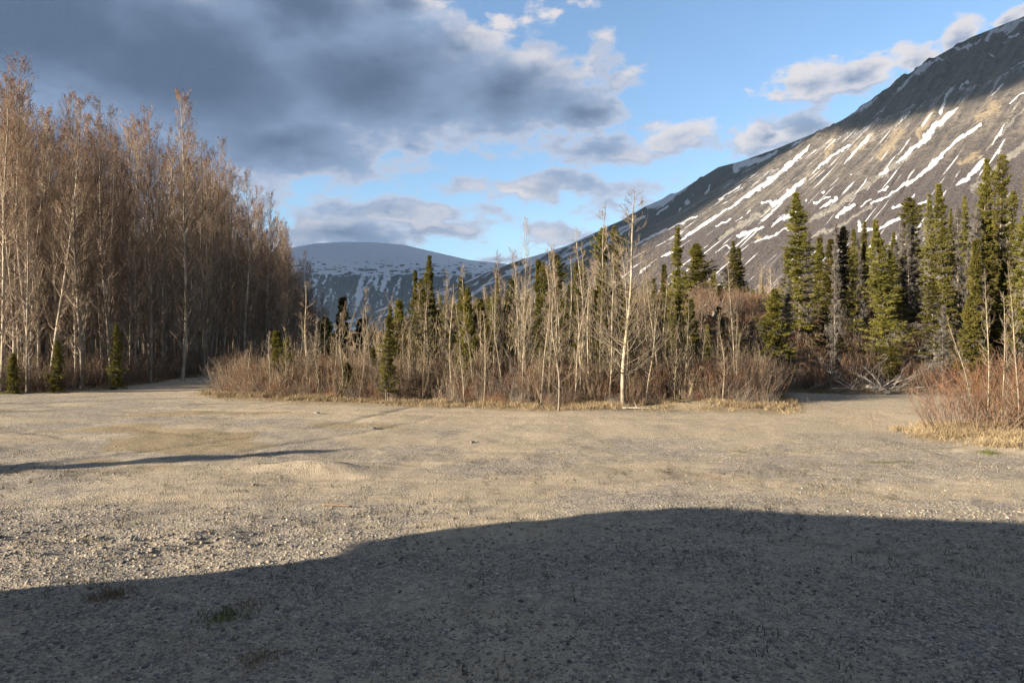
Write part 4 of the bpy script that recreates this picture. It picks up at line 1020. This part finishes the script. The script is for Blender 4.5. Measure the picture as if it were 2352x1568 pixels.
# red brown willow brush through the thicket
xs = rn.uniform(-17.4, 11.2, 2600); yf = thicket_front(xs)
ys = yf+0.25+np.abs(rn.normal(0, 2.6, len(xs)))+rn.uniform(-0.25, 0.2, len(xs))
ok = (ys < 52); xs, ys = xs[ok][:950], ys[ok][:950]
a = put(xs, ys, 0.45, 1.05, 6)
front = np.clip((ys-thicket_front(xs))/1.6, 0.35, 1.0)
a[2][:] *= front[:, None]
scatter('undergrowth', BR, *a, label='red brown willow brush filling the thicket floor')
M_SAP = plant_mat('sapling_bark', (0.24, 0.185, 0.115), (0.44, 0.355, 0.235), 2.0, var=0.25)
SAP = [brush_clump(530+i, 7, 3.0, 1.1, M_SAP, 4, 2.2, 0.0085) for i in range(4)]
xs = rn.uniform(-15.5, 10.6, 900); ys = thicket_front(xs)+0.5+np.abs(rn.normal(0, 3.0, 900)); ok = ys < 46
xs, ys = xs[ok][:200], ys[ok][:200]
a = put(xs, ys, 0.5, 1.25, 4, 0.05); a[2][:] *= (np.clip(0.40+(ys-thicket_front(xs))/5, 0.40, 1.12)*(0.55+0.45*sst(xs, -11, -4))*(1-0.35*sst(xs, 5, 9)))[:, None]
scatter('thin_saplings', SAP, *a, label='dense tan sapling stems massed through the thicket')
# grove floor brush
ys = rn.uniform(28.2, 75, 700); xs = grove_x(ys)+0.3-np.abs(rn.normal(0, 5, 700)); ok = xs > -0.85*ys-2
a = put(xs[ok], ys[ok], 0.45, 1.1, 4); scatter('grove_undergrowth', BR[:4], *a, label='brown brush under the left grove')
# bank brush: reddish dwarf shrubs
xs = rn.uniform(8.5, 34, 1500); ys = rn.uniform(30.4, 52, 1500)
ok = (xs+0.3*(ys-32) > 9.5)
a = put(xs[ok], ys[ok], 0.30, 0.85, 6); scatter('bank_undergrowth', BR, *a, label='reddish brown dwarf brush on the spruce bank')

# willow bush on the right: one big shrub
def willow_bush():
    e = empty('willow_shrub', (BUSH_C[0], BUSH_C[1], float(zg(*BUSH_C))-0.05))
    tag(e, 'red stemmed willow bush at the right picture edge', 'bush')
    r = np.random.default_rng(77)
    for k, (mat, cnt) in enumerate(((M_WILLOWRED, 18), (M_WILLOW, 12))):
        for j in range(cnt):
            a_ = r.uniform(0, 6.28); rr = 2.5*r.random()**0.42
            me = brush_clump(700+k*20+j, 46, (1.6 if j % 3 else 0.8)*(1.15-0.2*rr/2.5), 1.3, mat, 5, 0.5, 0.0055)
            c = obj('stem_clump', me, e)
            dx, dy = rr*cos(a_)*1.05, rr*sin(a_)*0.95
            c.location = (dx, dy, float(zg(BUSH_C[0]+dx, BUSH_C[1]+dy))-e.location.z-0.02)
    return e
willow_bush()
for px, py, hh, lab in ((1876, 938, 0.45, 'small dark shrub alone on the gravel exit'), (2010, 1010, 0.75, 'thin bare twig shrub in the dry grass by the willow bush')):
    x, y = ground_px(px, py); e = empty('small_shrub', (x, y, float(zg(x, y))-0.02)); tag(e, lab, 'shrub')
    obj('stem_clump', brush_clump(int(px), 14 if hh < 0.5 else 5, hh, 0.5 if hh < 0.5 else 0.3, M_WILLOW, 3, 0.6, 0.004), e)

# dry grass
TU = [tuft(600+i, 22, 0.19, 0.08, M_DRY) for i in range(4)]+[tuft(610, 30, 0.12, 0.10, M_DRY, 0.004, 0.9)]
xs = rn.uniform(-13.5, 10.5, 6500); ys = thicket_front(xs)-np.abs(rn.normal(0.0, 0.65, len(xs)))+rn.uniform(-0.1, 1.2, len(xs))
ok = (ys < 45) & (fbm(xs/1.5, ys/1.0, 3, 77)+rn.normal(0, 0.1, len(xs)) > -0.02); A1 = np.stack([xs[ok], ys[ok]], -1)
n = 4200; th = rn.uniform(0, 6.283, n); rr = np.sqrt(rn.random(n))*2.9; A2 = np.stack([BUSH_C[0]+rr*np.cos(th)*1.2-0.4, BUSH_C[1]+rr*np.sin(th)*0.95], -1); A2 = A2[fbm(A2[:, 0]/0.9, A2[:, 1]/0.7, 3, 78)+rn.normal(0, 0.12, n)+0.25*(1-rr/2.2) > 0.06]
ys = rn.uniform(27.6, 60, 1500); A3 = np.stack([grove_x(ys)+0.9-np.abs(rn.normal(0, 1.2, 1500)), ys], -1)
xs = rn.uniform(10.5, 24, 1100); A4 = np.stack([xs, 30.0+rn.normal(0, 0.5, 1100)], -1)
A_ = np.concatenate([A1, A2, A3, A4])
a = put(A_[:, 0], A_[:, 1], 0.5, 1.25, 5, 0.15); scatter('dry_grass', TU, *a, label='pale dry grass fringing the lot')
# short dead grass and weeds on the lot itself
def lot_points(n, y0, y1, seed, thr, sc=(1.6, 1.0)):
    r = np.random.default_rng(seed)
    y = np.sqrt(r.random(n)*(y1*y1-y0*y0)+y0*y0); x = r.uniform(-0.8, 0.8, n)*y
    ok = fbm(x/sc[0], y/sc[1], 3, seed)+r.normal(0, 0.1, n) > thr
    return x[ok], y[ok]
LT = [tuft(620+i, 14, 0.05, 0.06, M_DRY, 0.0022, 1.1) for i in range(3)]+[tuft(630, 16, 0.045, 0.05, M_GREEN, 0.0022, 0.9)]
x, y = lot_points(9000, 4, 22, 5, 0.10)
a = put(x, y, 0.6, 1.4, 4, 0.1); a[3][:] = np.where(rn.random(len(x)) < 0.12, 3, a[3] % 3); scatter('lot_grass', LT, *a, label='short sparse dead grass on the gravel lot')
WD = [tuft(640+i, 9, 0.10, 0.03, M_WEED, 0.003, 0.5) for i in range(3)]
x, y = lot_points(2400, 3.8, 12, 6, 0.10)
a = put(x, y, 0.3, 1.0, 3, 0.3); scatter('weeds', WD, *a, label='dark withered weed sprigs on the gravel')

# gravel
def stone_mesh(seed, mat, sub=1):
    import bmesh
    bm = bmesh.new(); bmesh.ops.create_icosphere(bm, subdivisions=sub, radius=1.0)
    r = np.random.default_rng(seed); sx, sy, sz = r.uniform(0.8, 1.35), r.uniform(0.65, 1.0), r.uniform(0.42, 0.7)
    ax = unit(r.normal(0, 1, (7, 3))); off = r.uniform(0.62, 0.95, 7)
    for v in bm.verts:
        p = np.array(v.co)
        for a_, o_ in zip(ax, off):
            d = p@a_
            if d > o_: p = p-(d-o_)*a_
        v.co = (p[0]*sx, p[1]*sy, p[2]*sz)
    me = bpy.data.meshes.new('stone'); bm.to_mesh(me); bm.free(); me.materials.append(mat)
    me.polygons.foreach_set('use_smooth', np.full(len(me.polygons), True)); me.update()
    return me
def stone_mat():
    m, N, b = material('gravel_stone', 0.85, 0.3)
    oi = N.n('ShaderNodeObjectInfo'); tc_ = N.n('ShaderNodeTexCoord')
    rmp = N.n('ShaderNodeValToRGB'); N.put(rmp.inputs[0], oi.outputs['Random'])
    cr = rmp.color_ramp; cr.interpolation = 'LINEAR'
    cols = [(0, (0.06, 0.06, 0.063)), (0.2, (0.125, 0.117, 0.11)), (0.42, (0.235, 0.20, 0.158)), (0.6, (0.165, 0.162, 0.165)), (0.75, (0.30, 0.25, 0.185)), (0.9, (0.38, 0.325, 0.25)), (1.0, (0.55, 0.50, 0.42))]
    cr.elements[0].position = 0; cr.elements[0].color = cols[0][1]+(1,); cr.elements[1].position = 1; cr.elements[1].color = cols[-1][1]+(1,)
    for p_, c_ in cols[1:-1]:
        e_ = cr.elements.new(p_); e_.color = c_+(1,)
    n = N.noise(tc_.outputs['Object'], 2.5, 4, 0.6)
    N.put(b.inputs['Base Color'], N.mix(N.math('MULTIPLY', N.ss(n, 0.45, 0.65), 0.35), rmp.outputs[0], (0.25, 0.225, 0.19)))
    return m
M_STONE = stone_mat()
ST = [stone_mesh(800+i, M_STONE) for i in range(8)]
def gravel_points():
    out = []
    for (y0, y1, dens, rmin, rmax, thr) in ((3.7, 7.0, 1900, 0.004, 0.015, -0.25), (3.7, 9.0, 230, 0.010, 0.032, -0.15), (7.0, 12.0, 420, 0.006, 0.014, -0.10), (9, 16, 40, 0.010, 0.022, 0.0), (12, 18, 50, 0.008, 0.014, 0.0), (16, 26, 5, 0.012, 0.026, 0.0)):
        area = 0.8*(y1*y1-y0*y0); n = int(area*dens)
        y = np.sqrt(rn.random(n)*(y1*y1-y0*y0)+y0*y0); x = rn.uniform(-0.8, 0.8, n)*y
        ok = fbm(x/1.4, y/1.0, 4, 71+3)+rn.normal(0, 0.12, n) > thr
        ok &= y < thicket_front(x)-0.5
        x, y = x[ok], y[ok]; s = rmin+(rmax-rmin)*rn.random(len(x))**2.2
        out.append((x, y, s))
    return [np.concatenate(c) for c in zip(*out)]
x, y, s = gravel_points()
# rubble in the crusted patch
n = 260; cx_ = rn.normal(-4.1, 1.0, n); cy_ = rn.normal(7.3, 0.25, n)
x = np.concatenate([x, cx_]); y = np.concatenate([y, cy_]); s = np.concatenate([s, 0.010+0.032*rn.random(n)**2.5])
pos = np.stack([x, y, zg(x, y)-s*0.05], -1); m = len(x)
rot = np.stack([rn.normal(0, 0.25, m), rn.normal(0, 0.25, m), rn.uniform(0, 6.283, m)], -1)
scatter('gravel', ST, pos, rot, np.stack([s, s, s], -1), rn.integers(0, 8, m), 'loose grey and tan gravel stones on the lot')
for px, py, sz, lab in ((857, 985, 0.11, 'white stone lying on the sandy track left of centre'), (728, 951, 0.10, 'pale stone near the thicket edge left of centre'), (1085, 1013, 0.07, 'small pale stone at the rim of the gravel left of centre'), (583, 1119, 0.06, 'grey stone beside the grass hummock')):
    x0, y0 = ground_px(px, py); o = obj('stone', stone_mesh(int(px), M_WOOD if False else M_STONE, 2)); o.location = (x0, y0, float(zg(x0, y0))+sz*0.2); o.scale = (sz, sz*0.8, sz*0.7); o.rotation_euler = (0, 0, px)
    tag(o, lab, 'stone', 'stones on the lot')

# ------------------------------------------------------------------ woodland beyond
def lowtree(kind, seed):
    r = np.random.default_rng(seed); b = MB()
    if kind == 's':
        b.tubes(np.array([[0, 0, -0.2], [0, 0, 8.0]]), np.array([0.1, 0.01]), 4, mat=1)
        n = 900; f = r.random(n)**0.9; az = r.uniform(0, 6.283, n); L = 1.0*((1-f)**0.75+0.05)*r.uniform(0.4, 1.2, n)
        z = 0.3+f*7.7; p = np.stack([L*np.cos(az), L*np.sin(az), z-0.3*L], -1); dz = unit(np.stack([np.cos(az), np.sin(az), np.full(n, -0.15)], -1)+r.normal(0, 0.4, (n, 3)))
        w = unit(np.cross(dz, r.normal(0, 1, (n, 3))))*0.07
        v = np.stack([p-dz*0.2-w, p-dz*0.2+w, p+dz*0.28], 1).reshape(-1, 3); b.add(v, t=np.arange(3*n).reshape(-1, 3), mat=0)
        return b.mesh('far_spruce', (M_NEEDLE, M_SBARK))
    b.tubes(np.array([[0, 0, -0.2], [0.1, 0.05, 4], [0, 0, 8.0]]), np.array([0.09, 0.06, 0.01]), 4, mat=1)
    n = 70; f = 0.12+0.86*r.random(n); az = r.uniform(0, 6.283, n); L = 1.3*r.uniform(0.4, 1.1, n)
    A = np.stack([np.zeros(n), np.zeros(n), f*8], -1); d0 = np.stack([np.cos(az)*0.75, np.sin(az)*0.75, np.full(n, 0.65)], -1)
    B = bez(A, d0, unit(d0+np.array([0, 0, 0.9])), L, 3); b.tubes(B, np.repeat(np.array([[0.011, 0.008, 0.004]]), n, 0), 3, mat=0)
    ii = np.repeat(np.arange(n), 5); m = len(ii); q = r.random(m)[:, None]; A2 = B[ii, 0]*(1-q)+B[ii, 2]*q; d2 = unit(r.normal(0, 0.6, (m, 3))+np.array([0, 0, 0.7]))
    b.tubes(np.stack([A2, A2+d2*r.uniform(0.2, 0.6, m)[:, None]], 1), np.repeat(np.array([[0.007, 0.004]]), m, 0), 3, mat=0)
    return b.mesh('far_poplar', (M_GTWIG, M_GBARK))
FT = [lowtree('s', 1), lowtree('s', 2), lowtree('p', 3), lowtree('p', 4)]
n = 5200; Y = 48*np.exp(rn.random(n)*math.log(900/48)); X = rn.uniform(-0.55, 0.85, n)*Y
ok = (X > grove_x(np.minimum(Y, 100))+6) & ~((X > 7) & (Y < 60)) & ~((np.abs(X-(-13)) < 7) & (Y < 60))
ok &= rn.random(n) < np.where(Y < 70, 0.35, 0.9)
X, Y = X[ok], Y[ok]
a = put(X, Y, 0.45, 0.95, 4, 0.03)
a[2][:] *= np.where(Y < 110, 0.62, 1.0)[:, None]
sp_ = rn.random(len(X)) < 0.5; a[3][:] = np.where(sp_, a[3] % 2, 2+a[3] % 2)
scatter('woodland', FT, *a, label='mixed spruce and bare poplar woodland filling the valley behind')

# the mass of the grove behind its countable front
n = 2600; Y = rn.uniform(29.5, 120, n); D = 6.5+np.abs(rn.normal(0, 16, n)); X = grove_x(Y)-D
ok = (X > -75) & (rn.random(n) < 0.24); X, Y = X[ok], Y[ok]
a = put(X, Y, 1.35, 1.85, 2, 0.03)
pxx = CX+X/Y*F; hmax = (CAM_H+(CY-(top_line(np.clip(pxx, 0, 730))+85))/F*Y)/8.0
a[2][:, 2] = np.minimum(a[2][:, 2], np.clip(hmax, 1.0, 1.9)*rn.uniform(0.8, 1.0, len(X)))
scatter('grove_interior', FT[2:], *a, label='dense bare poplar stems massed behind the front of the grove')

# ------------------------------------------------------------------ logs, brush pile, boulder
def log_obj(name, p0, p1, r0, r1, label, cat='log', mat=None, stubs=5, seed=0, group=None):
    p0, p1 = np.array(p0, float), np.array(p1, float); r = np.random.default_rng(seed)
    e = empty(name, tuple(p0)); tag(e, label, cat, group)
    k = 8; t = np.linspace(0, 1, k)[:, None]
    L = np.linalg.norm(p1-p0)
    pl = (p1-p0)*t+np.cumsum(r.normal(0, 0.006*L, (k, 3)), 0)*t
    b = MB(); b.tubes(pl, r0+(r1-r0)*t[:, 0], 7, cap=True)
    obj('trunk', b.mesh('log', (mat or M_WOOD,), True), e)
    if stubs:
        s = MB(); f = r.uniform(0.25, 0.95, stubs); A = np.stack([np.interp(f, t[:, 0], pl[:, j]) for j in range(3)], -1)
        d = unit(np.cross(np.repeat((p1-p0)[None], stubs, 0), r.normal(0, 1, (stubs, 3))))
        d[:, 2] = np.abs(d[:, 2]); B = bez(A, d, unit(d+0.4*r.normal(0, 1, (stubs, 3))), r.uniform(0.12, 0.5, stubs), 3)
        s.tubes(B, np.repeat(np.array([[0.35, 0.25, 0.1]])*r1*1.6, stubs, 0), 4)
        obj('branches', s.mesh('stubs', (mat or M_WOOD,), True), e)
    return e
def gp(px, py, up=0.0):
    x, y = ground_px(px, py); return np.array([x, y, float(zg(x, y))+up])
def bp(px, Y, up=0.0):
    x = (px-CX)/F*Y; return np.array([x, Y, float(zg(x, Y))+up])
log_obj('leaning_pole', gp(2212, 897, 0.02), P(2165, 868, 31.2), 0.045, 0.03, 'bleached bare pole leaning on the bank beside the willow bush', 'pole', stubs=2, seed=3)
log_obj('dark_log', gp(2045, 905, 0.10), P(1988, 886, 29.3), 0.10, 0.08, 'dark broken log lying in the brush pile', stubs=6, seed=4)
log_obj('fallen_log', bp(2060, 33.6, 0.12), bp(2130, 35.0, 0.5), 0.07, 0.05, 'bleached log lying across the bank right of the boulder', seed=5)
log_obj('fallen_log', bp(2108, 32.4, 0.08), bp(2128, 34.8, 0.8), 0.06, 0.04, 'grey log slanting up the bank below the sparse spruce', seed=6)
log_obj('fallen_log', bp(1590, 40.5, 0.3), bp(1638, 41.8, 0.6), 0.09, 0.05, 'white fallen log at the lip of the brushy terrace', seed=7)
log_obj('fallen_log', bp(1690, 43, 0.1), bp(1712, 43.3, 0.15), 0.07, 0.05, 'short white log in red brush on the terrace', stubs=2, seed=8)
log_obj('fallen_log', bp(2270, 33, 0.2), bp(2345, 34.6, 0.5), 0.06, 0.05, 'pale log across the bank behind the willow saplings', seed=9)
log_obj('fallen_branch', gp(1430, 938, 0.03), gp(1500, 940, 0.10), 0.03, 0.012, 'bare fallen branch at the foot of the spreading poplar', 'branch', seed=10)
log_obj('stick', gp(742, 1168, 0.02), gp(808, 1172, 0.025), 0.013, 0.009, 'thin pinkish stick lying on the gravel', 'stick', M_WILLOW, 0, 11)
def brush_pile():
    c = gp(2005, 905); e = empty('brush_pile', tuple(c)); tag(e, 'pile of grey dead branches at the foot of the bank', 'brush pile')
    r = np.random.default_rng(31)
    for j in range(26):
        b = MB(); n = 1; p = np.array([[r.normal(0, 1.25), abs(r.normal(0.2, 0.6)), 0.02+r.random()*0.25]])
        p[0, 2] += float(zg(c[0]+p[0, 0], c[1]+p[0, 1]))-c[2]
        d = unit(np.array([[r.normal(0, 1), r.normal(0, 0.5), abs(r.normal(0.25, 0.3))]]))
        B = bez(p, d, unit(d+r.normal(0, 0.3, (1, 3))), np.array([r.uniform(0.8, 2.0)]), 6)
        b.tubes(B, np.array([[0.028, 0.022, 0.018, 0.013, 0.009, 0.004]])*r.uniform(0.6, 1.2), 4)
        m_ = 12; f = r.uniform(0.5, 4.8, m_); i0 = np.minimum(f.astype(int), 4); fr = (f-i0)[:, None]
        A = B[0, i0]*(1-fr)+B[0, i0+1]*fr; dv = unit(d+0.9*r.normal(0, 0.6, (m_, 3))+np.array([0, 0, 0.3]))
        b.tubes(bez(A, dv, unit(dv+r.normal(0, 0.3, (m_, 3))), r.uniform(0.2, 0.7, m_), 4), np.repeat(np.array([[0.008, 0.006, 0.005, 0.003]]), m_, 0), 3)
        obj('branch', b.mesh('dead_branch', (M_GREYTWIG,), True), e)
brush_pile()
mB, NB, bB = material('pale_boulder', 0.9, 0.2)
tcB = NB.n('ShaderNodeTexCoord'); nB = NB.noise(tcB.outputs['Object'], 2.5, 6, 0.65)
NB.put(bB.inputs['Base Color'], NB.mix(NB.ss(nB, 0.35, 0.7), (0.20, 0.16, 0.11), (0.40, 0.34, 0.25))); bump(NB, bB, nB, 0.8, 0.1)
o = obj('boulder', stone_mesh(901, mB, 3)); q_ = bp(2048, 34.0); o.location = tuple(q_+np.array([0, 0, 0.25])); o.scale = (0.62, 0.6, 0.8); tag(o, 'pale tan boulder jutting from the bank under the dark spruce', 'boulder')
# grubbed root stump at the sandy rim and on the terrace
def stump(x, y, s, label, seed, mat):
    r = np.random.default_rng(seed); e = empty('root_stump', (x, y, float(zg(x, y)))); tag(e, label, 'stump')
    b = MB(); b.tubes(np.array([[0, 0, -0.05], [0.02, 0, 0.2*s], [0.06, 0.02, 0.42*s]]), np.array([0.16, 0.12, 0.10])*s, 8, cap=True); obj('trunk', b.mesh('stump', (mat,), True), e)
    n = 11; az = r.uniform(0, 6.283, n); d = np.stack([np.cos(az), np.sin(az), r.uniform(-0.1, 0.7, n)], -1)
    for i in range(n):
        c = MB(); c.tubes(bez(np.array([[0, 0, 0.12*s]]), d[i:i+1], unit(d[i:i+1]+r.normal(0, 0.5, (1, 3))+np.array([0, 0, -0.4])), np.array([r.uniform(0.4, 0.8)*s]), 5), np.array([[0.05, 0.04, 0.03, 0.02, 0.01]])*s, 4)
        obj('root', c.mesh('root', (mat,), True), e)
x0, y0 = ground_px(1558, 934); stump(x0, y0, 0.55, 'dark root stump poking from the sandy rim below the thicket', 1, M_WEED)
q_ = bp(1640, 40.0); stump(q_[0], q_[1], 1.3, 'bleached root stump at the lip of the terrace', 2, M_WOOD)

# named tufts on the lot
for px, py, hh, mat, n_, lab in ((248, 1384, 0.11, M_DRY, 120, 'dry tan grass tuft in the shade at left'), (512, 1420, 0.08, M_GREEN, 130, 'dark green grass clump in the shade'), (560, 1395, 0.06, M_DRY, 80, 'flat tan grass tuft behind the green clump'), (600, 1525, 0.08, M_DRY, 70, 'yellowish grass tuft near the bottom edge'), (2270, 1047, 0.16, M_GREEN, 60, 'bright green weed below the willow bush')):
    x0, y0 = ground_px(px, py); o = obj('grass_tuft', tuft(int(px)+1, n_*2, hh, 0.085, mat, 0.0032, 0.9)); o.location = (x0, y0, float(zg(x0, y0))); tag(o, lab, 'grass')

# ------------------------------------------------------------------ camper parked left of the camera, outside the frame; its shadow crosses the lot
def camper():
    L12 = 3.2/tan(SUN_EL)
    corner = np.array([2.3, 9.1])-L12*S2
    ang = atan2(-0.7, 4.0)
    e = empty('camper', (corner[0], corner[1], float(zg(corner[0]+2, corner[1]-1.5))), ang)
    tag(e, 'white motorhome parked outside the left edge, throwing the foreground shade', 'camper')
    mw, Nw, bw = material('camper_shell', 0.35, 0.5); tcw = Nw.n('ShaderNodeTexCoord')
    Nw.put(bw.inputs['Base Color'], Nw.mix(Nw.noise(tcw.outputs['Object'], 1.2, 4), (0.70, 0.70, 0.69), (0.80, 0.80, 0.79)))
    mg, Ng, bg_ = material('camper_glass', 0.08, 0.6); bg_.inputs['Base Color'].default_value = (0.03, 0.035, 0.04, 1)
    mt, Nt, bt = material('camper_tyre', 0.9, 0.3); tct = Nt.n('ShaderNodeTexCoord'); Nt.put(bt.inputs['Base Color'], Nt.mix(Nt.noise(tct.outputs['Object'], 9, 3), (0.02, 0.02, 0.02), (0.05, 0.048, 0.045)))
    mm, Nm, bm_ = material('camper_trim', 0.5, 0.5); bm_.inputs['Base Color'].default_value = (0.12, 0.12, 0.13, 1)
    def prism(name, prof, y0, y1, mat, parent=e, y0t=None):
        """profile in x,z extruded across the width"""
        n = len(prof); b = MB()
        v = [(x_, y0, z_) for x_, z_ in prof]+[(x_, y1, z_) for x_, z_ in prof]
        q = [[i, (i+1) % n, n+(i+1) % n, n+i] for i in range(n)]
        t1 = [[0, i+1, i] for i in range(1, n-1)]; t2 = [[n, n+i, n+i+1] for i in range(1, n-1)]
        b.add(v, q, t1+t2); return obj(name, b.mesh(name, (mat,), False), parent)
    prism('coach_body', [(1.72, 0.55), (6.45, 0.55), (6.5, 0.7), (6.5, 3.1), (6.38, 3.18), (1.72, 3.18)], -2.3, 0, mw)
    prism('overcab', [(1.715, 2.12), (0.34, 2.12), (0.05, 2.3), (0.0, 2.9), (0.25, 3.2), (1.715, 3.2)], -2.3, 0, mw)
    prism('cab', [(1.715, 0.5), (-0.35, 0.5), (-0.45, 0.75), (-0.40, 1.05), (0.15, 1.2), (0.62, 1.85), (0.75, 2.11), (1.715, 2.11)], -2.05, -0.24, mw)
    prism('bumper', [(-0.55, 0.42), (-0.35, 0.42), (-0.35, 0.62), (-0.55, 0.62)], -2.0, -0.30, mm)
    prism('windscreen', [(0.165, 1.235), (0.60, 1.82), (0.585, 1.83), (0.15, 1.245)], -1.8, -0.55, mg)
    for x0_, x1_, z0_, z1_ in ((2.1, 3.0, 1.7, 2.4), (3.5, 4.6, 1.6, 2.4), (5.3, 6.1, 1.7, 2.3)):
        prism('window', [(x0_, z0_), (x1_, z0_), (x1_, z1_), (x0_, z1_)], 0.003, 0.025, mg)
    dr = prism('door', [(4.7, 0.65), (5.25, 0.65), (5.25, 2.5), (4.7, 2.5)], 0.003, 0.02, mw); prism('handle', [(4.76, 1.5), (4.82, 1.5), (4.82, 1.62), (4.76, 1.62)], 0.02, 0.05, mm, dr)
    b = MB(); a_ = np.linspace(0, 2*pi, 21)[:-1]
    for x_, y_ in ((0.35, -0.40), (0.35, -1.78), (5.0, -0.15), (5.0, -1.9)):
        w = MB(); w.tubes(np.array([[0, -0.11, 0], [0, -0.1, 0], [0, 0.1, 0], [0, 0.11, 0]])[None], np.array([[0.33, 0.37, 0.37, 0.33]]), 20, cap=True)
        o_ = obj('wheel', w.mesh('wheel', (mt,), False), e); o_.location = (x_, y_-0.12, 0.36)
        rm = MB(); rm.tubes(np.array([[0, 0.0, 0], [0, 0.125, 0]])[None], np.array([[0.2, 0.2]]), 12, cap=True); obj('rim', rm.mesh('rim', (mw,), False), o_)
    prism('chassis', [(-0.2, 0.38), (6.3, 0.38), (6.3, 0.5), (-0.2, 0.5)], -1.75, -0.55, mm)
camper()

# ------------------------------------------------------------------ valley air
def haze():
    x0, x1, y0, y1, z0, z1 = -9300, 9300, -3200, 12300, -30, 1180
    v = [(x, y, z) for z in (z0, z1) for x, y in ((x0, y0), (x1, y0), (x1, y1), (x0, y1))]
    q = [[3, 2, 1, 0], [4, 5, 6, 7], [0, 1, 5, 4], [1, 2, 6, 5], [2, 3, 7, 6], [3, 0, 4, 7]]
    m = bpy.data.materials.new('haze_air'); m.use_nodes = True; t = m.node_tree; t.nodes.clear()
    pv = t.nodes.new('ShaderNodeVolumePrincipled'); pv.inputs['Color'].default_value = (0.50, 0.73, 1.0, 1); pv.inputs['Density'].default_value = 3.2e-5
    om = t.nodes.new('ShaderNodeOutputMaterial'); t.links.new(pv.outputs[0], om.inputs['Volume'])
    tag(obj('haze', mesh_np('haze', v, q, mats=(m,))), 'thin blue air haze along the valley', kind='stuff')
haze()
